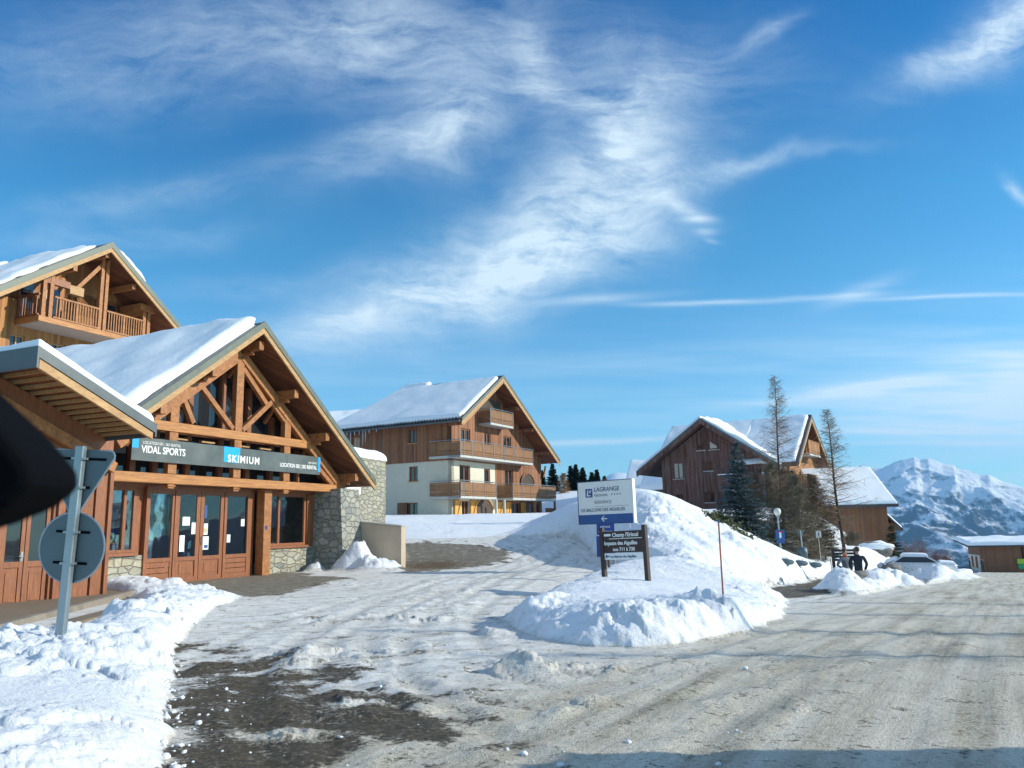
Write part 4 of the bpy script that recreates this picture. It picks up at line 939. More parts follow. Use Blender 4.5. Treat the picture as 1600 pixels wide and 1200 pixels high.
# ------------------------------------------------------------------ porch and house at the left edge
def porch():
    g = thing('entrance_porch', 'red-brown timber building at the left edge under a snowy lean-to roof with slatted soffit', 'building', SHOP, SR)
    yb = -4.2; s0, zt0 = -6.75, 5.32; s1, zt1 = -3.72, 4.06; k = (zt1 - zt0) / (s1 - s0)
    # deck of the roof, slats below, metal fascias
    yi = .4
    b = MB(); b.prism_y([(s0, zt0 - .16), (s1, zt1 - .16), (s1, zt1 - .1), (s0, zt0 - .1)], yb + .05, yi); r_ = b.build('roof', M['red_wood'], g)
    b = MB(); b.prism_y([(s0, zt0 - .09), (s1, zt1 - .09), (s1, zt1 - .03), (s0, zt0 - .03)], yb, yi); b.build('roof_covering', M['metal_grey'], r_)
    n = 14
    for i in range(n):
        f = (i + .5) / n; f = f ** .9; s = s0 + (s1 - s0) * f; z = zt0 + (zt1 - zt0) * f - .20
        b = MB(); b.box(s - .03, s + .03, yb + .06, yi, z - .045, z + .035); b.build('joist', M['trim'], r_)
    b = MB(); b.prism_y([(s0, zt0 - .20), (s1 + .02, zt1 - .20), (s1 + .02, zt1 + .02), (s0, zt0 + .03)], yb - .06, yb - .002); b.box(s0 - .05, s0 - .001, yb - .06, yi, zt0 - .42, zt0 + .04); b.box(s1 + .021, s1 + .06, yb - .06, yi, zt1 - .30, zt1 + .02); b.build('fascia', M['metal_grey'], r_)
    b = MB(); b.prism_y([(s0 + .03, zt0 - .42), (s1 - .02, zt1 - .36), (s1 - .02, zt1 - .205), (s0 + .03, zt0 - .215)], yb - .03, yb + .05); b.build('barge_board', M['trim'], r_)
    snow_slab(g, 'roof_snow', (s0 - .02, yb - .03, zt0 - .02), (s1 + .02, yb - .03, zt1 - .02), (s1 + .02, yi, zt1 - .02), (s0 - .02, yi, zt0 - .02), .26, 34, 40, 11, edge=.14, ragged=.03, amp=.3)
    # wall with double door and shuttered window
    yw = -2.6; zw = -.15
    holes = [(-6.05, -4.92, -.15, 2.35)]
    w = MB(); wall_holes(w, 'front', -8.5, -3.45, -.5, 3.35, holes, c=yw, th=.3); w.prism_y([(-8.5, 3.35), (-3.45, 3.35), (-3.45, 3.8), (-6.7, 5.0), (-8.5, 5.0)], yw, yw + .3); w.box(-3.75, -3.45, yw + .3, 0.0, -.5, 3.75)
    w.build('wall', M['red_wood'], g)
    b = MB()
    for x in (-8.0, -7.5, -7.05, -6.6, -6.15, -4.8, -4.55, -3.85, -3.48): b.box(x - .05, x + .05, yw - .07, yw - .003, -.3, 3.4)
    b.build('batten', M['red_wood'], g)
    b = MB(); b.beam((-6.9, yw - .12, 4.55), (-3.5, yw - .12, 3.1), .16, .26); b.build('sloping_beam', M['beam'], g, bevel=.012)
    for k, (a, c) in enumerate(((-6.03, -5.51), (-5.49, -4.94))):
        d = MB(); d.box(a, a + .09, yw + .06, yw + .12, -.1, 2.33); d.box(c - .09, c, yw + .06, yw + .12, -.1, 2.33); d.box(a + .09, c - .09, yw + .06, yw + .12, 2.22, 2.33); d.box(a + .09, c - .09, yw + .06, yw + .12, -.1, .02); d.box(a + .09, c - .09, yw + .06, yw + .12, .82, .95); d.box(a + .09, c - .09, yw + .085, yw + .11, .02, .82); d.box(a + .15, c - .15, yw + .07, yw + .10, .10, .74)
        o = d.build('door', M['red_wood'], g, bevel=.004); p = MB(); p.box(a + .08, c - .08, yw + .085, yw + .095, .94, 2.23); p.build('pane', M['pane'], o)
        if k == 0: h = MB(); h.tube([(c - .045, yw + .0, 1.06), (c - .15, yw + .0, 1.06)], .012, 8); h.tube([(c - .045, yw + .06, 1.06), (c - .045, yw + .0, 1.06)], .012, 8); h.box(c - .07, c - .02, yw + .05, yw + .062, .95, 1.16); h.build('handle', M['galv'], o)
    b = MB(); b.box(-4.45, -3.95, yw - .05, yw - .003, .0, 3.0)
    for i in range(26): b.box(-4.42, -3.98, yw - .065, yw - .05, 1.5 + i * .055, 1.5 + i * .055 + .03)
    b.build('shutter', M['red_wood'], g)
    return g
porch()
def deck():
    p = [at(0, 1010, 11.0), on(208, 929, .02), on(138, 928, .06), at(-140, 985, 14.0)]
    pp = [tuple(map(float, q[:2])) for q in (on(-120, 1010, .02), on(208, 930, .0), on(137, 918, .1), on(-120, 955, .1))]
    c = np.mean(pp, axis=0); g = thing('entrance_platform', 'low weathered platform with a step in front of the red-brown doors', 'platform', (c[0], c[1], 0))
    loc = [(x - c[0], y - c[1]) for x, y in pp]
    b = MB(); b.prism_z(loc, -.4, .09); b.build('paving', M['old_wood'], g, bevel=.01)
    A_, B_ = Vector((*loc[0], .0)), Vector((*loc[1], .0)); d = (B_ - A_).normalized(); n = Vector((d.y, -d.x, 0))
    b = MB(); b.beam(A_ + n * .09 + Vector((0, 0, -.08)), B_ + n * .09 + Vector((0, 0, -.02)), .17, .34); b.build('edge_beam', M['concrete'], g, bevel=.02)
    q = on(150, 968, -.02) - np.array([c[0], c[1], 0]); q2 = on(190, 955, -.02) - np.array([c[0], c[1], 0]); q0 = on(105, 978, -.02) - np.array([c[0], c[1], 0])
    b = MB(); b.beam(tuple(q0), tuple(q2), .38, .14); b.build('step', M['old_wood'], g, bevel=.012)
deck()

# ------------------------------------------------------------------ big chalet behind the shop (upper left)
def chalet_back():
    c = at(80, 461, 34); c[2] = 0
    g = thing('timber_chalet', 'large timber chalet behind the ski shop, with a roofed gable balcony on white slab', 'chalet', c, SR)
    w = MB(); yw = 1.5
    wall_holes(w, 'front', -3.0, 7.0, 0, 11.9, [(.0, .8, 11.0, 13.0), (.95, 1.75, 11.0, 13.0), (-.7, .0, 9.6, 10.3), (.35, 1.05, 9.5, 10.3), (1.3, 2.0, 9.5, 10.3)], c=yw, gable=[(-3.0, 11.9), (7.0, 11.9), (2.2, 15.1)])
    w.box(-3.0, -2.75, yw + .25, 14, 0, 11.8); w.box(6.75, 7.0, yw + .25, 14, 0, 11.8); w.build('wall', M['clad_gold'], g)
    for a, b_, z0, z1 in ((-.7, .0, 9.6, 10.3), (.35, 1.05, 9.5, 10.3), (1.3, 2.0, 9.5, 10.3)): window(g, 'front', a, b_, z0, z1, c=yw, nm=1, frame='trim', curtain=True)
    for a, b_ in ((-.5, .25), (.9, 1.55), (3.4, 4.6)):
        f = MB(); f.box(a, b_, yw - .06, yw - .003, 11.0, 12.9); o = f.build('balcony_door', M['red_wood'], g); p = MB(); p.box(a + .09, b_ - .09, yw - .07, yw - .062, 11.1, 12.8); p.build('pane', M['pane'], o)
    f = MB(); f.box(.62, .86, yw - .05, yw - .003, 11.7, 12.7); f.build('curtain_panel', M['curtain'], g)
    b = MB(); b.box(-.45, 5.15, 0, yw, 10.72, 10.9); bal = b.build('balcony', M['slab'], g)
    b = MB(); b.box(-.55, 5.25, -.08, 0.0, 10.74, 10.98); b.box(-.55, -.47, 0, 3.2, 10.74, 10.98); b.build('edge_beam', M['beam_x'], bal)
    picket_rail(bal, .15, 2.45, -.02, 10.93); picket_rail(bal, 2.85, 5.0, -.02, 10.93)
    r_ = MB()
    for zz, h_ in ((11.98, .08), (11.05, .07)): r_.beam((-.5, .05, zz), (-.5, 3.1, zz), .08, h_)
    for i in range(1, 20): y = .05 + 3.05 * i / 20; r_.box(-.52, -.48, y - .025, y + .025, 11.05, 11.95)
    r_.build('railing', M['red_wood'], bal)
    for i, (x, z1) in enumerate(((-.32, 12.9), (.02, 13.1), (2.52, 14.55), (2.78, 14.5), (5.05, 12.75), (5.32, 12.6))):
        b = MB(); b.box(x - .09, x + .09, -.02, .18, 10.75, z1); b.build('balcony_post', M['beam'], g, bevel=.012)
    b = MB(); b.beam((2.5, .1, 14.2), (1.2, .1, 12.6), .14, .18); b.build('brace', M['beam'], g); b = MB(); b.box(.9, 1.6, .0, .3, 12.35, 12.75); b.build('beam_end', M['trim'], g)
    b = MB(); b.box(-.4, .9, .0, .2, 12.55, 12.85); b.build('header', M['red_wood'], g); b = MB(); b.box(4.7, 5.6, -.1, 1.4, 12.5, 12.85); b.build('purlin', M['beam'], g, bevel=.01)
    for x in (2.3, 3.9, .7):
        z = 15.1 - abs(x - 2.3) * .705 - .55; b = MB(); b.box(x - .1, x + .1, -.5, yw, z - .14, z + .12); b.build('purlin', M['beam'], g)
    roof(g, 2.3, 15.12, -3.75, 10.9, 7.25, 11.65, -.7, 14, th=.14, cover=.10, edge='metal_green', bh=.22, trim=.26)
    snow_slab(g, 'roof_snow', (2.0, -.15, 14.88), (2.2, 6.0, 15.0), (-3.7, 6.0, 10.9), (-3.7, -.5, 10.9), .30, 40, 30, 21, edge=.3, ragged=.5, amp=.9)
    snow_slab(g, 'roof_snow', (2.1, 6.2, 14.95), (2.2, 13.8, 15.0), (-3.7, 13.8, 10.9), (-3.7, 6.1, 10.9), .34, 40, 30, 22, edge=.4, ragged=.6, amp=.9)
    snow_slab(g, 'roof_snow', (3.0, -.3, 14.6), (4.6, -.55, 13.5), (4.6, 6, 13.5), (3.0, 6, 14.6), .85, 30, 30, 23, edge=.5, ragged=.4, amp=.8)
    snow_slab(g, 'roof_snow', (4.7, -.5, 13.4), (7.2, -.65, 11.7), (7.2, 9, 11.7), (4.7, 9, 13.4), .12, 30, 30, 24, edge=.2, ragged=.3, amp=.9)
chalet_back()

# ------------------------------------------------------------------ stone wall and tan flank wall right of the shop
def walls_right():
    a, b_ = at(553, 720, 35.6), at(603, 720, 38.6); a[2] = b_[2] = 0
    d = b_ - a; L = float(np.hypot(d[0], d[1])); rz = math.atan2(d[1], d[0])
    g = thing('stone_wall', 'tall dry-laid stone wall beyond the shop buttress, with a rounded cap of snow', 'wall', a, rz)
    b = MB(); b.box(-1.5, L, 0, 2.6, -.4, 4.72); b.build('stonework', M['stone'], g)
    snow_slab(g, 'snow_cap', (-1.5, -.06, 4.72), (L + .05, -.06, 4.72), (L + .05, 2.6, 4.72), (-1.5, 2.6, 4.72), .50, 30, 20, 31, edge=.5, ragged=.05, amp=.15)
    g = thing('banner', 'small white banner under the right end of the shop roof, on the stone wall', 'sign', at(540, 766, 34.2), rz)
    b = MB(); b.box(0, 1.25, -.05, -.02, -.14, .16); b.build('board', M['board_white'], g)
    for k in range(2): b = MB(); b.box(.12, 1.1, -.055, -.05, .02 - .08 * k, .05 - .08 * k); b.build('printed_line', M['ink_grey'], g)
    p, q = at(556, 815, 32.0), at(627, 823, 31.0); zt, zt2 = float(p[2]), float(q[2]); d = q - p; L = float(np.hypot(d[0], d[1])); rz = math.atan2(d[1], d[0])
    p[2] = 0
    g = thing('rendered_wall', 'low tan rendered wall sloping down beside the shop, snow behind it', 'wall', p, rz)
    b = MB(); b.prism_y([(-1.0, -.4), (L, -.4), (L, zt2), (-1.0, zt + .08)], 0, .30); b.build('render', M['render_tan'], g, bevel=.012)
    b = MB(); b.prism_y([(-1.0, zt + .083), (L + .03, zt2 + .003), (L + .03, zt2 + .05), (-1.0, zt + .13)], -.03, .33); b.build('coping', M['slab'], g)
walls_right()
# snow banked up behind the tan wall
#PART2#
# ================================================================== CHALET IN THE MIDDLE
def chalet_mid():
    c = at(706, 806, 56); c[2] = 0
    g = thing('balcony_chalet', 'cream and timber chalet in the middle, carved balconies on its sunny gable', 'chalet', c, R(60))
    zr = 6.18
    # masonry storeys and boarded storeys
    side_h = [(2.95, 3.75, 4.85, 5.9), (2.95, 4.75, 2.35, 3.30)]
    fr_h = [(1.0, 2.4, 3.62, 5.9), (4.3, 5.15, 3.95, 5.8), (1.25, 2.2, 1.6, 3.35), (2.95, 5.4, 1.4, 3.1)]
    m_ = MB(); wall_holes(m_, 'left', .0, 13.0, 0.6, zr, side_h, c=0, th=.3); wall_holes(m_, 'front', 0.0, 5.9, .6, zr, fr_h, c=0, th=.3); m_.build('masonry_wall', M['render'], g)
    t = MB(); wall_holes(t, 'left', -.04, 13.0, zr, 9.05, [(3.05, 3.75, 7.6, 8.6), (8.4, 9.1, 7.3, 8.4)], c=-.06, th=.3); t.build('boarded_wall', M['clad'], g)
    t = MB(); wall_holes(t, 'front', -.06, 13.3, zr, 8.7, [(1.15, 2.35, 6.45, 8.55), (4.3, 5.2, 6.45, 8.5), (7.1, 8.3, 6.6, 8.5)], c=-.06, th=.3)
    t.prism_y([(-.06, 8.7), (11.0, 8.7), (4.8, 12.55)], -.06, .2); t.prism_y([(11.0, 8.7), (11.0, 8.695), (13.3, 8.695 - 1.5), (13.3, 8.7)], -.06, .2) if False else None
    wall_holes(t, 'front', 5.9, 13.3, 0.6, zr - .003, [(7.3, 8.6, 3.62, 5.9), (6.3, 7.2, 1.4, 3.3), (8.0, 9.6, 1.4, 3.3), (9.7, 11.9, 3.62, 5.3), (11.0, 12.8, 1.4, 3.3)], c=-.03, th=.3)
    t.box(13.05, 13.3, .27, 13, .6, 7.2); t.build('boarded_wall', M['clad'], g)
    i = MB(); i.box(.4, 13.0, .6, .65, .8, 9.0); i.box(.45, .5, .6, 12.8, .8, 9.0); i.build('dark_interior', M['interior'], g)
    # windows
    window(g, 'left', 3.05, 3.75, 7.6, 8.6, c=-.06, frame='red_wood', curtain=True); window(g, 'left', 2.95, 3.75, 4.85, 5.9, c=0, frame='red_wood'); window(g, 'left', 2.95, 3.85, 2.35, 3.3, c=0, frame='red_wood')
    f = MB(); f.box(-.06, -.01, 3.87, 4.75, 2.33, 3.32); f.build('shutter', M['clad_plain'], g)
    window(g, 'left', 8.4, 9.1, 7.3, 8.4, c=-.06, pane='curtain', frame='trim')
    for a, b_, z0, z1, cc in ((1.15, 2.35, 6.45, 8.55, -.06), (4.3, 5.2, 6.45, 8.5, -.06), (7.1, 8.3, 6.6, 8.5, -.06)): window(g, 'front', a, b_, z0, z1, c=cc, nm=1, curtain=True, sill=None, fw=.09)
    for a, b_, z0, z1 in ((1.0, 2.4, 3.62, 5.9), (4.3, 5.15, 3.95, 5.8)): window(g, 'front', a, b_, z0, z1, c=0, nm=1 if b_ - a > 1 else 0, sill=None, fw=.1)
    window(g, 'front', 7.3, 8.6, 3.62, 5.9, c=-.03, nm=1, sill=None, fw=.1, curtain=True)
    for a, b_ in ((6.3, 7.2), (8.0, 9.6), (11.0, 12.8)): window(g, 'front', a, b_, 1.4, 3.3, c=-.03, nm=1, sill=None, fw=.08, name='door')
    window(g, 'front', 1.25, 2.2, 1.6, 3.35, c=0, nm=1, sill=None, name='door')
    # arches: flat dark panels, the shade of the openings put into their colour
    def arch(x0, x1, z0, zs, y, mt, rim, nm='arch_shade_panel'):
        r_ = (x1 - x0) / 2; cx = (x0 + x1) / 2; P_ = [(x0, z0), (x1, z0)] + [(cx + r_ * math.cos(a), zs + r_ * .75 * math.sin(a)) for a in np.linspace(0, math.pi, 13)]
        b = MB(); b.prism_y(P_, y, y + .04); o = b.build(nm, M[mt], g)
        if rim:
            b = MB()
            for a in range(12):
                a0, a1 = math.pi * a / 12, math.pi * (a + 1) / 12
                b.beam((cx + r_ * math.cos(a0), y - .03, zs + r_ * .75 * math.sin(a0)), (cx + r_ * math.cos(a1), y - .03, zs + r_ * .75 * math.sin(a1)), .08, .13)
            b.build('arch_trim', M[rim], o)
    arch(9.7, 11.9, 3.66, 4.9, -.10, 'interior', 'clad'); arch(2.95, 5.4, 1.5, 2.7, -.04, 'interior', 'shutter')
    for a, z0, z1 in ((.22, 1.7, 3.4), (2.25, 1.7, 3.4), (5.95, 1.5, 3.35), (7.25, 1.5, 3.35), (9.62, 1.5, 3.35)):
        b = MB(); b.box(a, a + .78, -.12, -.065, z0, z1); o = b.build('shutter', M['shutter'], g); b = MB(); b.beam((a + .08, -.135, z0 + .12), (a + .70, -.135, z1 - .12), .03, .1, (0, 1, 0)); b.build('shutter_brace', M['shutter'], o)
    # balconies
    def side_wrap(o, z, yb):
        pass
    b1 = balcony(g, -.55, 9.95, -1.12, -.07, 6.45, sides='r'); b2 = balcony(g, -.55, 4.25, -1.12, -.01, 3.62, sides='r'); b3 = balcony(g, 5.95, 13.1, -1.5, -.04, 3.62, sides='lr')
    for zf in (6.45, 3.62):
        o = balcony(g, -.55, -.065, -1.12 + .003, 1.55, zf - .002, sides='l', hr=1.08)
    balcony(g, 3.5, 6.9, -1.12, -.07, 9.12, sides='lr')
    d = MB(); d.box(3.7, 6.6, -.10, -.065, 9.14, 11.1); o = d.build('loft_recess_shade', M['interior'], g)  # flat dark panel, painted as the shade of the recess behind the balcony
    for x, y, z1 in ((4.3, -1.02, 3.45), (5.0, -1.3, 3.45), (9.6, -1.4, 3.45), (13.0, -1.4, 3.45)):
        b = MB(); b.box(x - .07, x + .07, y - .07, y + .07, .8, z1); b.build('post', M['slab' if x < 5.5 else 'clad_plain'], g)
    b = MB(); b.box(11.9, 13.3, -1.2, -1.1, .8, 2.9); b.build('parapet', M['clad_plain'], g)
    # roof
    roof(g, 4.8, 12.82, -.95, 8.92, 13.95, 6.92, -1.5, 7.6, th=.14, cover=.10, edge='metal_green', bh=.26, trim=.20, covmat='tiles')
    b = MB()
    b.add([(4.8, 7.6, 12.80), (-.95, 7.6, 8.90), (-.95, 11.4, 8.90), (4.8, 7.6, 12.5), (-.95, 7.6, 8.6), (-.95, 11.4, 8.6)], [(0, 1, 2), (5, 4, 3), (0, 2, 5, 3), (1, 4, 5, 2)])
    b.add([(4.8, 7.6, 12.80), (13.95, 7.6, 6.9), (13.95, 11.4, 6.9), (-.95, 11.4, 8.9), (4.8, 7.6, 12.5), (13.95, 7.6, 6.6), (13.95, 11.4, 6.6), (-.95, 11.4, 8.6)], [(0, 2, 1), (0, 3, 2), (4, 5, 6), (4, 6, 7), (1, 2, 6, 5), (2, 3, 7, 6)])
    b.build('hipped_end', M['tiles'], g)
    for y in np.arange(-1.4, 11.2, .30):   # round tile ends along the eave
        pass
    e = MB()
    for k, y in enumerate(np.arange(-1.3, 11.2, .27)): e.tube([(-1.02, y, 8.90), (-.5, y, 9.22)], .085, 7)
    e.build('eave_tiles', M['tiles'], g)
    gt = MB(); gt.tube([(-1.10, -1.45, 8.74), (-1.10, 11.3, 8.74)], .07, 8); gt.build('gutter', M['metal_grey'], g)
    snow_slab(g, 'roof_snow', (4.35, -1.38, 12.45), (4.35, 7.8, 12.45), (-.95, 11.3, 8.93), (-.95, -1.40, 8.93), .30, 70, 34, 41, edge=.22, ragged=.12, amp=.35)
    snow_slab(g, 'roof_snow', (4.85, 5.2, 12.80), (4.75, 7.9, 12.72), (4.2, 8.2, 12.35), (4.2, 5.2, 12.35), .30, 24, 16, 44, edge=.25, ragged=.3, amp=.8)
    snow_slab(g, 'roof_snow', (11.7, -1.3, 8.4), (13.9, -1.5, 6.98), (13.9, 7, 6.98), (11.7, 7, 8.4), .22, 20, 30, 43, edge=.22, ragged=.35, amp=.9)
    for x in (-.4, 2.1, 7.3, 9.6, 12.2):
        z = 12.82 - (4.8 - x) * .68 - .62 if x < 4.8 else 12.82 - (x - 4.8) * .645 - .62
        b = MB(); b.box(x - .1, x + .1, -1.38, -.07, z - .12, z + .12); b.build('purlin', M['clad'], g)
    b = MB(); b.beam((13.28, -.25, 5.5), (13.75, -.25, 6.45), .12, .14); b.build('bracket', M['clad'], g)
    zs_ = lambda x: 12.82 - (4.8 - x) * .68 if x < 4.8 else 12.82 - (x - 4.8) * .645
    for xa, xb in ((-.85, 4.78), (4.82, 13.85)):   # scalloped board under each barge board
        n = int((xb - xa) / .22); lo = []
        for k in range(n):
            for f in (0.0, .25, .5, .75): x = xa + (xb - xa) * (k + f) / n; lo.append((x, zs_(x) - .50 - .11 * math.sin(f * math.pi)))
        b = MB(); b.prism_y([(xa, zs_(xa) - .42), (xb, zs_(xb) - .42)] + lo[::-1], -1.57, -1.553); b.build('scalloped_trim', M['trim'], g)
    for y, L in ((8.0, .35), (8.4, 1.0), (8.75, .3), (7.55, .4), (7.2, 1.15), (6.95, .95), (6.6, .3), (5.9, .22), (9.3, .3)):
        b = MB(); b.tube([(-1.10, y, 8.70), (-1.10 + .02, y, 8.70 - L * .5), (-1.10, y, 8.70 - L)], [.055, .03, .004], 7); b.build('icicle', M['ice'], g, smooth=True)
chalet_mid()

# ================================================================== DARK CHALET ON THE RIGHT
def chalet_right():
    c = at(1034, 735, 66); c[2] = 0
    g = thing('weathered_chalet', 'dark weathered timber chalet on the right behind bare larches, snow on its crossed gables', 'chalet', c, R(90 - 122.6))
    w = MB(); hol = [(1.0, 1.85, 5.05, 6.35), (3.6, 4.35, 5.55, 6.35), (3.55, 4.35, 3.05, 3.9), (1.1, 1.8, 3.0, 3.8)]
    wall_holes(w, 'front', 0, 8.1, 1.2, 6.6, hol, c=0, th=.3, gable=[(0, 6.6), (8.1, 6.6), (3.95, 9.25)])
    w.box(0, .25, .3, 11, 1.2, 6.6); w.box(.25, .27, .3, 10.9, 6.6, 6.9)
    w.build('wall', M['clad_dark'], g)
    w = MB(); w.box(8.12, 10.0, .9, 1.15, .5, 6.2); w.build('wall', M['clad_dark'], g)
    w = MB(); w.prism_x([(.9, .2), (10.8, .2), (10.8, 6.3), (5.5, 9.5), (.9, 6.4)], 9.8, 10.05); w.build('gable_wall', M['clad_gold'], g)
    for k, (a, b_, z0, z1) in enumerate(hol): window(g, 'front', a, b_, z0, z1, frame='clad_dark', pane='curtain' if k == 0 else 'pane', curtain=(k > 0), sill='slab')
    for s_ in (0, 1):
        P_ = [(3.15, 7.25), (3.78, 7.25), (3.78, 8.0), (3.15, 7.6)] if s_ == 0 else [(4.15, 7.25), (4.9, 7.25), (4.9, 7.45), (4.15, 8.0)]
        b = MB(); b.prism_y(P_, -.05, -.003); o = b.build('attic_window', M['clad_dark'], g)
        cx = sum(p[0] for p in P_) / 4; cz = sum(p[1] for p in P_) / 4
        b = MB(); b.prism_y([((x - cx) * .75 + cx, (z - cz) * .72 + cz) for x, z in P_], -.06, -.052); b.build('pane', M['curtain' if s_ else 'pane'], o)
        b = MB(); b.box(P_[0][0] - .08, P_[1][0] + .08, -.10, -.003, 7.16, 7.22); b.build('sill', M['slab'], o)
    balcony(g, 5.0, 9.6, -1.0, -.01, 4.0, mat='clad_dark', slab_mat='clad_dark', rail='clad_dark', board=.12, cut=True, name='balcony')
    snow_slab(g, 'sill_snow', (5.0, -1.05, 5.1), (6.6, -1.05, 5.1), (6.6, -.9, 5.1), (5.0, -.9, 5.1), .06, 12, 4, 3, edge=.06, ragged=.0)
    # cross gable roof towards the street
    roof(g, 3.95, 9.68, -1.75, 5.72, 9.9, 5.60, -1.15, 5.6, th=.16, cover=.10, under='clad_dark', edge='metal_grey', barge='clad_dark', bh=.30, trim=.14, covmat='tiles')
    snow_slab(g, 'roof_snow', (3.95, -1.1, 9.68), (3.95, 5.4, 9.68), (-1.72, 5.4, 5.74), (-1.72, -1.1, 5.74), .34, 40, 30, 51, edge=.25, ragged=.05, amp=.3)
    snow_slab(g, 'roof_snow', (3.95, -1.1, 9.68), (9.85, -1.1, 5.66), (9.85, 5.4, 5.66), (3.95, 5.4, 9.68), .30, 40, 30, 52, edge=.3, ragged=.25, amp=.8)
    # main roof, ridge across
    m_ = MB(); m_.prism_x([(1.1, 6.6), (5.5, 9.72), (5.5, 9.94), (1.1, 6.83)], -1.0, 8.2); m_.prism_x([(-.3, 5.6), (5.5, 9.72), (5.5, 9.94), (-.3, 5.84)], 8.2, 11.0); m_.prism_x([(5.5, 9.72), (11.5, 5.9), (11.5, 6.14), (5.5, 9.94)], -1.0, 11.0); o = m_.build('main_roof', M['clad_dark'], g)
    v = MB(); v.prism_x([(-.3, 5.62), (5.5, 9.76), (5.5, 10.0), (-.3, 5.9)], 11.003, 11.08); v.prism_x([(5.5, 9.76), (11.5, 5.92), (11.5, 6.2), (5.5, 10.0)], 11.003, 11.08); v.build('verge_flashing', M['metal_grey'], o)
    bb = MB(); bb.prism_x([(-.3, 5.35), (5.5, 9.48), (5.5, 9.755), (-.3, 5.615)], 10.95, 11.06); bb.prism_x([(5.5, 9.48), (11.5, 5.65), (11.5, 5.915), (5.5, 9.755)], 10.95, 11.06); bb.build('barge_board', M['trim'], o)
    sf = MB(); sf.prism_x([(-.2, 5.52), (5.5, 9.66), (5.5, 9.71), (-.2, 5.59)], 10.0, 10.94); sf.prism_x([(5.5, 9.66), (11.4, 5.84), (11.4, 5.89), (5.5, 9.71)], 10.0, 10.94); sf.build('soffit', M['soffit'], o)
    rc = MB(); rc.box(-1.0, 11.0, 5.35, 5.65, 9.90, 10.02); rc.build('ridge_cap', M['tiles'], o)
    snow_slab(g, 'roof_snow', (-1, 5.4, 9.86), (6.5, 5.4, 9.86), (6.5, 1.1, 6.83), (-1, 1.1, 6.83), .26, 40, 24, 53, edge=.22, ragged=.15, amp=.5)
    snow_slab(g, 'roof_snow', (6.3, 5.4, 9.87), (10.85, 5.4, 9.87), (10.85, -.3, 5.85), (6.3, -.3, 5.85), .26, 40, 34, 55, edge=.22, ragged=.15, amp=.5)
    snow_slab(g, 'roof_snow', (-1, 5.6, 9.86), (-1, 11.4, 6.1), (10.8, 11.4, 6.1), (10.8, 5.6, 9.86), .24, 30, 30, 54, edge=.22, ragged=.1)
    # balconies on the sunny gable (they run along y)
    def bal(y0, y1, zf, w_):
        b = MB(); b.box(10.06, 10.06 + w_, y0, y1, zf - .15, zf); o = b.build('balcony', M['slab'], g)
        r_ = MB(); n = int((y1 - y0) / .16)
        for i in range(n): y = y0 + (y1 - y0) * (i + .5) / n; r_.box(10.0 + w_, 10.03 + w_, y - .07, y + .07, zf + .05, zf + 1.0)
        nx = int(w_ / .16)
        for i in range(nx): x = 10.1 + (w_ - .1) * (i + .5) / nx; r_.box(x - .06, x + .06, y0 + .01, y0 + .04, zf + .05, zf + 1.0)
        r_.box(10.06, 10.06 + w_, y0, y0 + .06, zf + 1.0, zf + 1.07); r_.box(10.0 + w_, 10.06 + w_, y0 + .063, y1, zf + 1.0, zf + 1.07); r_.build('railing', M['clad_gold'], o)
    bal(3.6, 7.6, 6.75, 1.0); bal(1.2, 10.6, 3.9, 1.35)
    b = MB(); b.box(10.06, 10.09, 4.6, 6.4, 6.9, 8.7); o = b.build('balcony_door', M['red_wood'], g); b = MB(); b.box(10.092, 10.10, 4.75, 6.25, 7.0, 8.6); b.build('pane', M['pane'], o)
chalet_right()

def barn():
    o0 = at(1285, 792, 60); e0 = float(o0[2]); o0[2] = 0
    g = thing('timber_barn', 'plain brown boarded building with a broad snowy roof, behind the slender larch', 'barn', o0, R(-6))
    w = MB(); w.box(0.2, 4.6, 0.0, 9.0, -2.5, e0); w.build('wall', M['clad_plain'], g)
    w = MB(); w.prism_x([(.0, e0), (9.0, e0), (4.6, 5.2)], 4.4, 4.6); w.build('gable', M['clad_plain'], g)
    r_ = MB(); r_.prism_x([(-.6, e0 - .12), (4.6, 5.3), (4.6, 5.5), (-.6, e0 + .08)], -.5, 5.25); r_.prism_x([(4.6, 5.3), (9.6, e0 - .1), (9.6, e0 + .1), (4.6, 5.5)], -.5, 5.25); o = r_.build('roof', M['tiles'], g)
    snow_slab(g, 'roof_snow', (-.4, 4.6, 5.45), (5.2, 4.6, 5.45), (5.2, -.55, e0 + .08), (-.4, -.55, e0 + .08), .24, 50, 26, 61, edge=.2, ragged=.04, amp=.2)
    s = MB(); s.box(4.6, 5.7, 2.0, 7, -2.5, 1.2); s.build('side_annex', M['clad_plain'], g)
    r_ = MB(); r_.prism_y([(4.6, 2.2), (6.2, .55), (6.2, .72), (4.6, 2.37)], 1.7, 7.3); r_.build('annex_roof', M['tiles'], g)
    snow_slab(g, 'roof_snow', (4.65, 1.75, 2.36), (6.18, 1.75, .74), (6.18, 7.2, .74), (4.65, 7.2, 2.36), .16, 14, 20, 62, edge=.15, ragged=.04)
    window(g, 'front', .6, 1.4, .2, 1.0, c=-.14, sill='slab')
barn()

